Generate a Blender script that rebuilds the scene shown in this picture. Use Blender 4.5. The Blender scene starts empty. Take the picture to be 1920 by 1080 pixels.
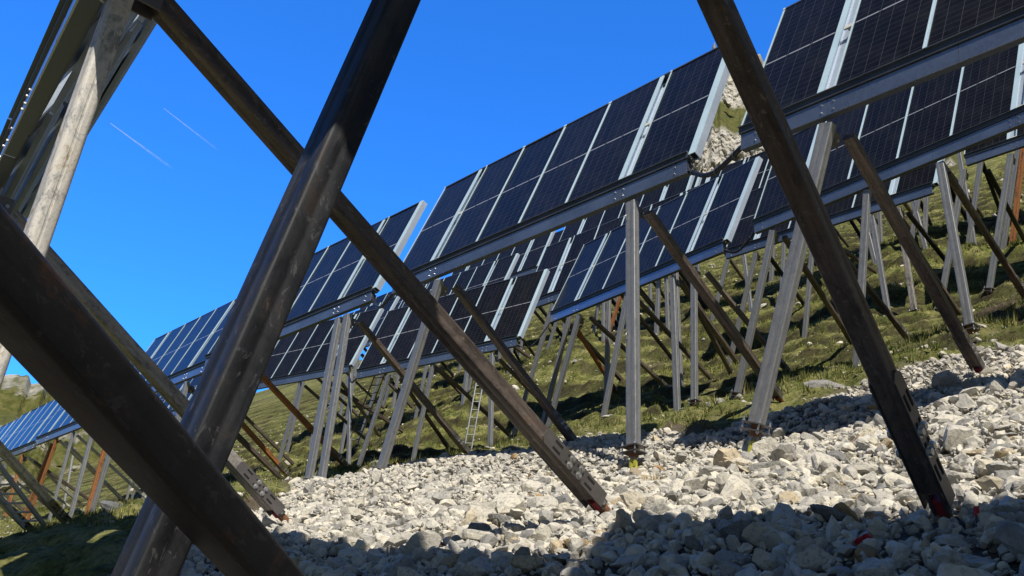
import bpy, bmesh, math, random
import numpy as np
from mathutils import Vector, Matrix, Euler

random.seed(7)
RNG = np.random.default_rng(11)
SC = bpy.context.scene
COL = SC.collection
rad = math.radians

# ------------------------------------------------------------------ surveyed layout (metres; X along the rows, Y uphill, Z up)
RACKS = {
  'T3f': [-44.4, 22.0, 15.1, 2.0, 0.0],
  'T4f': [-46.6, 25.9, 18.4, 2.0, 1.0],
  'T5a': [-39.6, 31.3, 22.1, 1.0, 0.0],
  'T5b': [-31.0, 31.4, 22.2, 1.0, 0.0],
  'T5c': [-48.3, 31.3, 21.3, 1.0, 0.0],
  'T5d': [-22.0, 31.6, 21.6, -1.0, 0.0],
  'T1a': [-6.228, 8.712, 7.119, -2.12, -1.88],
  'T1b': [-14.631, 9.002, 7.286, 0.2, 0.52],
  'T1c': [-23.422, 9.074, 7.404, 3.04, 2.2],
  'T1d': [-32.014, 9.547, 7.622, 0.63, 0.48],
  'T2a': [-11.043, 15.957, 10.409, -6.76, -0.16],
  'T2b': [-19.065, 17.296, 10.503, -10.2, -2.15],
  'T2c': [-27.026, 15.779, 9.691, 7.24, 0.24],
  'T2d': [-35.819, 15.307, 10.454, 8.09, -0.59],
  'T3a': [-22.425, 19.012, 12.226, 1.73, 2.13],
  'T3b': [-35.641, 22.108, 15.079, 2.61, -0.48],
  'T3c': [-17.071, 23.054, 14.284, -4.11, -2.18],
  'T3e': [-9.142, 23.141, 14.907, -1.17, 0.2],
  'T4a': [-28.927, 25.849, 18.183, 0.86, 0.93],
  'T4b': [-29.322, 26.757, 18.849, 1.09, -0.26],
  'T4c': [-21.298, 27.424, 19.062, -1.28, -1.99],
  'T1e': [-41.2, 9.9, 7.6, 1.0, 1.0],
  'T1f': [-50.7, 10.3, 7.75, 1.0, 1.0],
  'T1g': [-59.8, 10.6, 7.9, 1.0, 1.0],
  'T0a': [-0.45, 0.85, 3.55, 0.0, 0.0],
  'T0b': [-8.10, 1.04, 4.06, -6.0, -10.0],
  'T0c': [-15.6, 1.83, 4.42, -6.0, -2.0],
  'T2e': [-45.6, 16.6, 11.2, 3.0, 0.0],
  'T2f': [-54.4, 17.0, 11.5, 2.0, 0.0],
  'T4e': [-14.6, 27.5, 18.7, -3.0, -1.0],
  'T4d': [-37.549, 26.0, 18.505, 2.0, 1.0],
}
POSTS = [
  ('T1b', [-8.44, 9.08, 6.92], [-8.17, 9.08, 3.17], 0.33),
  ('T1b', [-13.17, 9.07, 6.88], [-14.12, 9.06, 3.42], 0.08),
  ('T1a', [-4.99, 8.73, 6.66], [-6.04, 8.76, 3.07], 0.38),
  ('T1c', [-17.05, 9.47, 7.23], [-16.9, 9.48, 3.56], 0.08),
  ('T2d', [-28.54, 16.4, 9.96], [-27.78, 16.51, 6.58], 0.08),
  ('T3b', [-35.32, 22.18, 14.66], [-36.79, 22.12, 9.53], 0.08),
  ('T2c', [-25.42, 16.04, 9.28], [-26.21, 15.94, 6.16], 0.08),
  ('T4d', [-39.79, 25.98, 18.03], [-41.17, 25.93, 13.23], 0.08),
  ('T2c', [-20.82, 16.63, 9.3], [-20.46, 16.67, 6.39], 0.08),
  ('T3a', [-21.04, 19.11, 11.86], [-22.32, 19.07, 7.42], 0.08),
  ('T4a', [-27.43, 25.93, 17.77], [-28.61, 25.91, 13.83], 0.08),
  ('T3a', [-20.07, 19.14, 11.89], [-21.03, 19.11, 7.67], 0.08),
  ('T2b', [-17.68, 17.11, 10.03], [-18.8, 17.31, 6.9], 0.08),
  ('T4a', [-23.68, 25.99, 17.83], [-25.09, 25.97, 13.78], 0.08),
  ('T2b', [-13.74, 16.4, 9.88], [-13.41, 16.34, 6.38], 0.08),
  ('T4b', [-23.1, 26.94, 18.4], [-22.71, 26.94, 13.98], 0.08),
  ('T3a', [-16.06, 19.26, 12.05], [-15.73, 19.27, 8.2], 0.08),
  ('T2b', [-12.97, 16.26, 9.85], [-12.83, 16.23, 6.38], 0.15),
  ('T4c', [-19.64, 27.45, 18.6], [-20.88, 27.47, 14.3], 0.08),
  ('T3c', [-15.86, 23.03, 13.82], [-16.91, 23.1, 10.3], 0.08),
  ('T2a', [-10.55, 15.96, 9.99], [-11.59, 16.08, 6.29], 0.08),
  ('T4c', [-19.76, 27.45, 18.58], [-19.14, 27.44, 14.19], 0.08),
  ('T2a', [-6.57, 15.49, 9.98], [-6.31, 15.46, 6.44], 0.08),
  ('T3e', [-9.22, 23.2, 14.49], [-10.18, 23.22, 10.75], 0.08),
  ('T4e', [-10.07, 27.32, 18.21], [-10.96, 27.37, 14.49], 0.08),
  ('T3e', [-7.97, 23.18, 14.49], [-8.93, 23.2, 10.69], 0.08),
  ('T4e', [-8.89, 27.26, 18.19], [-9.88, 27.31, 14.22], 0.08),
  ('T4e', [-8.76, 27.25, 18.18], [-9.64, 27.3, 14.17], 0.08),
  ('T3c', [-11.72, 22.73, 13.66], [-11.41, 22.71, 10.51], 0.08),
  ('T4c', [-14.72, 27.34, 18.4], [-14.09, 27.32, 14.73], 0.08),
  ('T3c', [-10.9, 22.67, 13.63], [-10.65, 22.65, 10.4], 0.08),
  ('T4c', [-12.88, 27.3, 18.34], [-12.31, 27.28, 14.68], 0.08),
  ('T4c', [-11.99, 27.28, 18.33], [-12.82, 27.29, 14.75], 0.08),
  ('T1e', [-34.82, 10.07, 7.29], [-34.58, 10.08, 3.86], 0.08),
  ('T1e', [-33.08, 10.1, 7.32], [-33.0, 10.1, 3.79], 0.08),
  ('T2f', [-60.89, 16.83, 11.08], [-59.66, 16.88, 7.04], 0.08),
  ('T1f', [-45.13, 10.46, 7.43], [-44.79, 10.46, 4.59], 0.08),
  ('T1f', [-41.26, 10.52, 7.49], [-42.16, 10.51, 4.24], 0.08),
]
BRACES = [
  ('T1b', [-8.2, 9.18, 6.71], [-8.33, 12.77, 4.79]),
  ('T1b', [-12.79, 9.17, 6.7], [-11.92, 11.7, 4.24]),
  ('T1a', [-4.78, 8.82, 6.45], [-4.94, 12.28, 4.5]),
  ('T1c', [-16.73, 9.59, 7.04], [-16.71, 13.03, 4.83]),
  ('T1c', [-21.28, 9.35, 6.86], [-21.41, 12.78, 4.81]),
  ('T1d', [-24.82, 9.79, 7.05], [-25.23, 13.22, 5.0]),
  ('T2d', [-29.14, 16.42, 9.76], [-31.91, 20.22, 8.93]),
  ('T2c', [-24.94, 16.2, 9.09], [-25.66, 19.29, 7.47]),
  ('T2b', [-18.04, 17.27, 9.84], [-20.44, 21.81, 9.45]),
  ('T2b', [-17.25, 17.13, 9.83], [-17.28, 20.57, 8.69]),
  ('T4d', [-33.76, 26.29, 17.54], [-34.58, 29.61, 15.68]),
  ('T2c', [-20.59, 16.76, 9.1], [-21.31, 20.11, 8.18]),
  ('T4a', [-27.03, 26.04, 17.59], [-27.51, 29.24, 15.88]),
  ('T2b', [-13.47, 16.45, 9.68], [-14.73, 20.42, 8.83]),
  ('T2b', [-12.62, 16.3, 9.64], [-11.88, 18.62, 7.62]),
  ('T3c', [-15.44, 23.1, 13.6], [-16.28, 26.6, 13.4]),
  ('T2a', [-10.31, 16.03, 9.78], [-11.13, 20.32, 8.73]),
  ('T3c', [-10.66, 22.75, 13.4], [-11.1, 26.22, 13.29]),
  ('T2a', [-6.49, 15.58, 9.76], [-6.57, 19.03, 8.46]),
  ('T4c', [-15.69, 27.46, 18.24], [-16.12, 30.91, 16.97]),
  ('T4e', [-10.47, 27.44, 18.02], [-11.19, 30.92, 17.12]),
  ('T3e', [-8.63, 23.29, 14.29], [-9.28, 27.23, 13.98]),
  ('T4c', [-12.91, 27.4, 18.14], [-13.58, 30.85, 17.12]),
  ('T4e', [-12.29, 27.54, 18.03], [-12.21, 30.97, 17.16]),
  ('T4e', [-11.86, 27.52, 18.02], [-12.33, 30.98, 17.17]),
  ('T2a', [-9.44, 15.93, 9.78], [-9.18, 19.34, 8.23]),
  ('T1e', [-37.98, 10.12, 7.05], [-38.65, 13.54, 5.04]),
  ('T1f', [-44.42, 10.57, 7.24], [-45.91, 13.98, 5.79]),
]
CTRL = [[-8.16, 9.08, -0.2976], [-14.1, 9.06, 0.3564], [-6.04, 8.76, -0.1304], [-16.9, 9.48, -0.2041], [-36.85, 22.11, -0.8387], [-26.18, 15.95, 0.4146], [-41.16, 25.93, 0.2439], [-20.44, 16.68, -0.7733], [-22.43, 19.07, -1.4309], [-28.6, 25.91, 0.1858], [-20.83, 19.12, 3.4898], [-18.84, 17.32, -0.4714], [-24.94, 25.97, 1.7759], [-13.4, 16.34, -0.298], [-22.66, 26.94, -2.2835], [-15.78, 19.27, 2.2232], [-12.83, 16.23, -0.718], [-20.8, 27.47, 1.1913], [-16.89, 23.1, 0.2616], [-11.52, 16.07, 0.8728], [-19.17, 27.44, 0.8589], [-6.31, 15.46, 0.0559], [-10.1, 23.22, 1.3292], [-10.91, 27.37, 0.9036], [-8.99, 23.2, -0.9716], [-9.82, 27.31, 0.8911], [-9.71, 27.3, -1.3533], [-11.44, 22.71, 1.2479], [-14.16, 27.32, 1.8268], [-10.63, 22.65, -0.8894], [-12.32, 27.28, 0.4151], [-12.73, 27.29, 1.5569], [-34.59, 10.08, 0.5064], [-33.0, 10.1, -0.2665], [-59.68, 16.88, 0.2579], [-44.81, 10.46, 0.8145], [-42.17, 10.51, -0.1419], [-8.23, 12.62, 0.1067], [-12.84, 12.61, -0.1646], [-4.93, 12.26, 0.0042], [-16.71, 13.03, 0.1787], [-21.41, 12.78, 0.3587], [-25.23, 13.22, -0.1278], [-30.94, 19.6, 0.3265], [-25.96, 19.51, -0.5221], [-19.69, 21.01, 0.7763], [-17.28, 20.57, -2.6371], [-34.69, 29.7, -0.0802], [-21.31, 20.11, -1.9125], [-27.72, 29.47, -0.0086], [-14.48, 20.07, 0.1791], [-12.58, 19.73, -1.2252], [-16.28, 26.6, -2.528], [-10.7, 19.52, 0.7351], [-11.1, 26.22, -3.72], [-6.57, 19.03, 0.9338], [-16.12, 30.91, -0.5738], [-11.19, 30.92, 3.0224], [-9.11, 26.74, 0.9756], [-13.58, 30.85, 2.9002], [-12.21, 30.97, -1.4825], [-12.33, 30.98, -4.1612], [-9.18, 19.34, -0.9853], [-38.65, 13.54, -0.1164], [-45.91, 13.98, 0.1951], [-4.37, 4.59, -0.0409], [-8.85, 4.6, 0.3454], [-1.8, 4.0, 0.0193], [-4.45, 0.8, 0.0805], [-1.8, 0.7, -0.0569], [-15.6, 4.6, 0.1659], [-17.6, 4.6, 0.2829], [0.0, 0.0, 0.0137], [-10.0, 7.0, -0.0979]]
CONTRAIL_A = ([-0.86464, 0.18611, 0.46665], [-0.85894, 0.25417, 0.44454])
CONTRAIL_B = ([-0.84072, 0.22329, 0.49329], [-0.83437, 0.28553, 0.47148])

PANEL_W, PANEL_H, GAP = 1.134, 2.64, 0.247
RACK_L = 6 * PANEL_W + 2 * GAP
TILT = rad(70)

# ------------------------------------------------------------------ terrain
_C = np.array(CTRL)


def vnoise(x, y, seed=0):
    """smooth value noise, vectorised, range 0..1"""
    x = np.asarray(x, float); y = np.asarray(y, float)
    xi = np.floor(x).astype(np.int64); yi = np.floor(y).astype(np.int64)
    fx = x - xi; fy = y - yi
    fx = fx * fx * (3 - 2 * fx); fy = fy * fy * (3 - 2 * fy)

    def h(a, b):
        n = (a * 374761393 + b * 668265263 + seed * 1442695041) & 0x7fffffff
        n = ((n ^ (n >> 13)) * 1274126177) & 0x7fffffff
        n = n ^ (n >> 16)
        return (n & 0xffff) / 65535.0
    a = h(xi, yi); b = h(xi + 1, yi); c = h(xi, yi + 1); d = h(xi + 1, yi + 1)
    return (a * (1 - fx) + b * fx) * (1 - fy) + (c * (1 - fx) + d * fx) * fy


def fbm(x, y, octv=4, seed=0):
    s = 0; a = 0.5; t = 0
    for i in range(octv):
        s = s + a * vnoise(x * 2 ** i, y * 2 ** i, seed + i); t += a; a *= 0.5
    return s / t


def base_z(X, Y):
    X = np.asarray(X, float); Y = np.asarray(Y, float)
    z = 0.44 * Y - 0.9
    t = np.clip(Y - 14, 0, 7)
    z = z + 0.30 * t * t / 14 + 0.30 * np.clip(Y - 21, 0, None)
    corr = 0
    for cx, cy, w in CTRL:
        corr = corr + w * np.exp(-((X - cx) ** 2 + (Y - cy) ** 2) / 18.0)
    z = z + np.clip(corr, -0.9, 0.9)
    # the slope eases off into a shelf above the field, and falls off below it
    z = z - 0.45 * np.clip(Y - 62, 0, None)
    return z


GRAVEL_EDGE = [(-60, -40), (-19, -12), (-7.2, 2.6), (-10.0, 4.6), (-13.6, 7.0), (-17.0, 9.0), (-18.0, 11.0), (-15.5, 11.9), (-12.6, 12.5), (-10.6, 12.0),
               (-9.2, 11.6), (-8.0, 11.5), (-7.0, 12.2), (-6.4, 13.6), (-5.3, 14.0), (-3.5, 13.2), (-1.0, 13.6), (8, 13.4), (14, 12), (14, -40)]


def in_gravel(X, Y):
    """signed-ish mask: 1 inside the gravel field, with a ragged edge"""
    X = np.asarray(X, float); Y = np.asarray(Y, float)
    jx = X + 0.9 * (fbm(X * 0.9, Y * 0.9, 3, 5) - 0.5)
    jy = Y + 0.9 * (fbm(X * 0.9, Y * 0.9, 3, 9) - 0.5)
    ins = np.zeros(X.shape, bool)
    n = len(GRAVEL_EDGE)
    for i in range(n):
        x1, y1 = GRAVEL_EDGE[i]; x2, y2 = GRAVEL_EDGE[(i + 1) % n]
        c = ((y1 > jy) != (y2 > jy)) & (jx < (x2 - x1) * (jy - y1) / (y2 - y1 + 1e-9) + x1)
        ins ^= c
    return ins


def terrace(X, Y):
    ph = Y * 0.98 + 1.7 * fbm(X * 0.20, Y * 0.22, 3, 21) + 0.5 * fbm(X * 1.1, Y * 0.9, 2, 27) + 0.03 * X
    saw = ph - np.floor(ph)
    ter = np.where(saw < 0.78, saw / 0.78 * 0.35, 0.35 + 0.65 * (saw - 0.78) / 0.22)
    ter = ter - saw
    amp = np.clip((Y - 11) / 6, 0, 1) * (0.30 + 0.75 * fbm(X * 0.4, Y * 0.5, 2, 33))
    return saw, ter + 0.5, amp


def detail_z(X, Y, grav):
    X = np.asarray(X, float); Y = np.asarray(Y, float)
    # cattle terraces across the meadow and hummocky turf
    saw, ter, amp = terrace(X, Y)
    hum = fbm(X * 2.0, Y * 2.5, 3, 41)
    hum = np.clip((hum - 0.42) * 2.6, 0, 1) ** 0.7
    meadow = (ter - 0.5) * amp + 0.20 * hum + 0.34 * (fbm(X * 0.6, Y * 0.7, 3, 44) - 0.5) + 0.09 * (fbm(X * 3.4, Y * 3.4, 2, 47) - 0.5)
    grv = 0.26 * (fbm(X * 0.7, Y * 0.7, 4, 51) - 0.5)
    return np.where(grav, grv, meadow)


def ground_z(X, Y):
    X = np.atleast_1d(np.asarray(X, float)); Y = np.atleast_1d(np.asarray(Y, float))
    return base_z(X, Y) + detail_z(X, Y, in_gravel(X, Y))


def gz(x, y):
    return float(ground_z(x, y)[0])


# ------------------------------------------------------------------ node helpers
def new_mat(name):
    m = bpy.data.materials.new(name); m.use_nodes = True
    nt = m.node_tree
    b = nt.nodes['Principled BSDF']
    return m, nt, b


def N(nt, typ, **kw):
    n = nt.nodes.new(typ)
    for k, v in kw.items():
        if k.startswith('in_'):
            n.inputs[k[3:].replace('_', ' ')].default_value = v
        else:
            setattr(n, k, v)
    return n


def ramp(nt, src, stops, interp='LINEAR'):
    r = nt.nodes.new('ShaderNodeValToRGB'); r.color_ramp.interpolation = interp
    e = r.color_ramp.elements
    while len(e) < len(stops):
        e.new(0.5)
    for el, (p, c) in zip(e, stops):
        el.position = p; el.color = (*c, 1) if len(c) == 3 else c
    nt.links.new(src, r.inputs['Fac'])
    return r


def mixc(nt, fac, a, b, blend='MIX'):
    m = nt.nodes.new('ShaderNodeMix'); m.data_type = 'RGBA'; m.blend_type = blend
    for sock, v in ((m.inputs['Factor'], fac), (m.inputs['A'], a), (m.inputs['B'], b)):
        pass
    ins = {'f': m.inputs[0], 'a': m.inputs[6], 'b': m.inputs[7]}
    for k, v in (('f', fac), ('a', a), ('b', b)):
        if hasattr(v, 'is_output') or isinstance(v, bpy.types.NodeSocket):
            nt.links.new(v, ins[k])
        elif k == 'f':
            ins[k].default_value = v
        else:
            ins[k].default_value = (*v, 1)
    return m.outputs[2]


def noise(nt, vec, scale, detail=4, rough=0.55, dist=0.0):
    n = nt.nodes.new('ShaderNodeTexNoise')
    n.inputs['Scale'].default_value = scale; n.inputs['Detail'].default_value = detail
    n.inputs['Roughness'].default_value = rough; n.inputs['Distortion'].default_value = dist
    if vec is not None:
        nt.links.new(vec, n.inputs['Vector'])
    return n


def mapping(nt, vec, scale, rot=(0, 0, 0)):
    m = nt.nodes.new('ShaderNodeMapping')
    m.inputs['Scale'].default_value = scale; m.inputs['Rotation'].default_value = rot
    nt.links.new(vec, m.inputs['Vector'])
    return m.outputs['Vector']


def bump(nt, height, strength, dist, bsdf):
    b = nt.nodes.new('ShaderNodeBump')
    b.inputs['Strength'].default_value = strength; b.inputs['Distance'].default_value = dist
    nt.links.new(height, b.inputs['Height']); nt.links.new(b.outputs['Normal'], bsdf.inputs['Normal'])


def math_node(nt, op, a, b=None, c=None):
    m = nt.nodes.new('ShaderNodeMath'); m.operation = op
    for i, v in enumerate((a, b, c)):
        if v is None:
            continue
        if isinstance(v, bpy.types.NodeSocket):
            nt.links.new(v, m.inputs[i])
        else:
            m.inputs[i].default_value = v
    return m.outputs[0]


# ------------------------------------------------------------------ materials
def steel_material(name, cols, rust, rust_amt, metallic=0.55, rough=(0.32, 0.6), seed=0.0, spot=0.0, spotcol=(0.5, 0.5, 0.48), grain=0.3, mottle=1.0):
    """rolled steel: mill-scale streaks run along the length (V of the UV map, in metres)"""
    m, nt, b = new_mat(name)
    uv = N(nt, 'ShaderNodeUVMap').outputs['UV']
    oi = N(nt, 'ShaderNodeObjectInfo')
    add = nt.nodes.new('ShaderNodeVectorMath'); add.operation = 'ADD'
    nt.links.new(uv, add.inputs[0])
    sc = nt.nodes.new('ShaderNodeVectorMath'); sc.operation = 'SCALE'
    comb = nt.nodes.new('ShaderNodeCombineXYZ')
    for i in range(3):
        nt.links.new(oi.outputs['Random'], comb.inputs[i])
    nt.links.new(comb.outputs[0], sc.inputs[0]); sc.inputs['Scale'].default_value = 37.0 + seed
    nt.links.new(sc.outputs[0], add.inputs[1])
    v = add.outputs[0]
    streak = noise(nt, mapping(nt, v, (16, 0.9, 1)), 1.0, 5, 0.6, 0.4)
    hair = noise(nt, mapping(nt, v, (150, 2.6, 1)), 1.0, 4, 0.7, 0.15)
    blot = noise(nt, mapping(nt, v, (9, 6.0, 1)), 1.0, 10, 0.72, 0.9)
    fine = noise(nt, mapping(nt, v, (120, 70, 1)), 1.0, 6, 0.75)
    c1 = ramp(nt, streak.outputs[0], [(0.34, cols[0]), (0.50, cols[1]), (0.66, cols[2])]).outputs[0]
    sh = ramp(nt, blot.outputs[0], [(0.38, (0.50, 0.50, 0.50)), (0.50, (1, 1, 1)), (0.62, (1.3, 1.26, 1.2))]).outputs[0]
    c2 = mixc(nt, mottle, c1, sh, 'MULTIPLY')
    hl = ramp(nt, hair.outputs[0], [(0.36, (0.62, 0.61, 0.60)), (0.47, (1, 1, 1)), (0.60, (1, 1, 1)), (0.70, (1.5, 1.48, 1.44))]).outputs[0]
    c2 = mixc(nt, grain, c2, hl, 'MULTIPLY')
    gr = ramp(nt, fine.outputs[0], [(0.35, (0.72, 0.72, 0.72)), (0.55, (1.08, 1.08, 1.08))]).outputs[0]
    c2 = mixc(nt, 0.8, c2, gr, 'MULTIPLY')
    rm = math_node(nt, 'ADD', blot.outputs[0], math_node(nt, 'MULTIPLY', fine.outputs[0], 0.35))
    rmask = ramp(nt, rm, [(0.78 - rust_amt * 0.42, (0, 0, 0)), (0.93 - rust_amt * 0.42, (1, 1, 1))]).outputs[0]
    c3 = mixc(nt, rmask, c2, rust)
    if spot > 0:
        sp = noise(nt, mapping(nt, v, (38, 16, 1)), 1.0, 8, 0.75, 0.5)
        sm = ramp(nt, sp.outputs[0], [(0.60 - spot * 0.1, (0, 0, 0)), (0.63 - spot * 0.1, (1, 1, 1))]).outputs[0]
        c3 = mixc(nt, math_node(nt, 'MULTIPLY', sm, 0.7), c3, spotcol)
    nt.links.new(c3, b.inputs['Base Color'])
    b.inputs['Metallic'].default_value = metallic
    rr = ramp(nt, blot.outputs[0], [(0.35, (rough[0],) * 3), (0.7, (rough[1],) * 3)]).outputs[0]
    nt.links.new(rr, b.inputs['Roughness'])
    h = math_node(nt, 'ADD', math_node(nt, 'MULTIPLY', fine.outputs[0], 0.5), streak.outputs[0])
    bump(nt, h, 0.12, 0.003, b)
    return m


M = {}
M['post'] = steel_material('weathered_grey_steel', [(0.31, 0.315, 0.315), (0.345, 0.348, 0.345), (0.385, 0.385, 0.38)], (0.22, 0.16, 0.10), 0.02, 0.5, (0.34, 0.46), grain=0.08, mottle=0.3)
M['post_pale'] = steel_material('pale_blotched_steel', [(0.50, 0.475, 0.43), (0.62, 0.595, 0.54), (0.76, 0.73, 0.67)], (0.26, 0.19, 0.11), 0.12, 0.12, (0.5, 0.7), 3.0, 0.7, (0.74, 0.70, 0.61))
M['post_dark'] = steel_material('mill_scale_steel_painted_shade', [(0.007, 0.0078, 0.010), (0.018, 0.0193, 0.022), (0.050, 0.053, 0.058)], (0.045, 0.026, 0.016), 0.09, 0.12, (0.50, 0.70), 5.0, 0.2, (0.085, 0.086, 0.086), grain=0.9)  # mill scale steel, colour darkened to stand in for shade on the near post
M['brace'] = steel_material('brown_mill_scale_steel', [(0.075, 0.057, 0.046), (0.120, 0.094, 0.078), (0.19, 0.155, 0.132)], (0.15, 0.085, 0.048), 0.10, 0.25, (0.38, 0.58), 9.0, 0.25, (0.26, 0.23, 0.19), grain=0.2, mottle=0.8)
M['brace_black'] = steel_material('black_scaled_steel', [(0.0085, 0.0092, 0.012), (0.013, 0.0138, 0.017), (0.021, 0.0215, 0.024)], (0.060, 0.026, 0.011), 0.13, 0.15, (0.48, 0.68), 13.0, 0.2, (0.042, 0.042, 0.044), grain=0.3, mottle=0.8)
M['brace_painted_sun'] = steel_material('weathered_steel_painted_sun', [(0.40, 0.375, 0.34), (0.52, 0.49, 0.45), (0.64, 0.61, 0.56)], (0.26, 0.18, 0.11), 0.10, 0.1, (0.45, 0.62), 19.0, 0.4, (0.66, 0.63, 0.57), grain=0.2)  # weathered steel, colour paled to stand in for sunlight missing on the braces
M['brace_grey'] = steel_material('grey_weathered_steel', [(0.24, 0.22, 0.195), (0.34, 0.315, 0.28), (0.46, 0.43, 0.39)], (0.20, 0.12, 0.06), 0.15, 0.35, (0.42, 0.62), 17.0, 0.45, (0.42, 0.39, 0.34))
M['rust'] = steel_material('orange_rusted_steel', [(0.20, 0.085, 0.03), (0.33, 0.14, 0.05), (0.42, 0.22, 0.09)], (0.36, 0.13, 0.035), 0.45, 0.05, (0.65, 0.85), 21.0)


def galv(name, col, rough, metallic, vary=0.2, blue=0.0):
    m, nt, b = new_mat(name)
    tc = N(nt, 'ShaderNodeTexCoord').outputs['Object']
    n1 = noise(nt, tc, 1.3, 5, 0.6); n2 = noise(nt, tc, 22, 3, 0.6)
    v = math_node(nt, 'ADD', math_node(nt, 'MULTIPLY', n1.outputs[0], 0.7), math_node(nt, 'MULTIPLY', n2.outputs[0], 0.3))
    lo = tuple(c * (1 - vary) for c in col); hi = tuple(min(1, c * (1 + vary)) for c in col)
    nt.links.new(ramp(nt, v, [(0.35, lo), (0.65, hi)]).outputs[0], b.inputs['Base Color'])
    nt.links.new(ramp(nt, v, [(0.3, (rough * 0.8,) * 3), (0.7, (rough * 1.25,) * 3)]).outputs[0], b.inputs['Roughness'])
    b.inputs['Metallic'].default_value = metallic
    bump(nt, n2.outputs[0], 0.05, 0.002, b)
    return m


M['beam'] = galv('coated_beam_steel', (0.42, 0.48, 0.57), 0.28, 0.88, 0.14)
M['rail'] = galv('dark_rail_steel', (0.075, 0.090, 0.115), 0.45, 0.25, 0.25)
M['strip'] = galv('bright_galvanised_steel', (0.54, 0.70, 0.76), 0.5, 0.15, 0.08)
M['inner'] = galv('grey_galvanised_steel', (0.46, 0.53, 0.63), 0.45, 0.25, 0.15)
M['clip'] = galv('cream_plastic_clip', (0.62, 0.60, 0.52), 0.55, 0.0, 0.08)
M['plate'] = galv('brown_grey_plate_steel', (0.17, 0.155, 0.145), 0.42, 0.6, 0.25)
M['bolt'] = galv('zinc_bolt', (0.55, 0.54, 0.52), 0.35, 0.8, 0.15)
M['alu_light'] = galv('sunlit_ladder_aluminium', (0.46, 0.47, 0.46), 0.5, 0.3, 0.12)  # paler copy of the ladder aluminium, with sunlight put into its colour
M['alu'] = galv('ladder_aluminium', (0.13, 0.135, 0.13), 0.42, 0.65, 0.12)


def flat(name, col, rough=0.6, metallic=0.0):
    m, nt, b = new_mat(name)
    tc = N(nt, 'ShaderNodeTexCoord').outputs['Object']
    n1 = noise(nt, tc, 14, 4, 0.6)
    nt.links.new(ramp(nt, n1.outputs[0], [(0.3, tuple(c * 0.72 for c in col)), (0.7, tuple(min(1, c * 1.2) for c in col))]).outputs[0], b.inputs['Base Color'])
    b.inputs['Roughness'].default_value = rough; b.inputs['Metallic'].default_value = metallic
    return m


M['hole'] = flat('dark_slot', (0.012, 0.011, 0.01), 0.9)
M['rubber'] = flat('black_conduit', (0.018, 0.018, 0.02), 0.45)
M['yellow'] = flat('yellow_tape', (0.52, 0.50, 0.07), 0.6)
M['red'] = flat('red_paint', (0.55, 0.03, 0.04), 0.5)
M['redband'] = flat('dark_red_collar', (0.30, 0.025, 0.03), 0.55)
M['rustpipe'] = flat('rusty_pipe', (0.22, 0.10, 0.05), 0.8)
M['panelback'] = flat('dark_panel_back', (0.040, 0.046, 0.058), 0.5)


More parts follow.
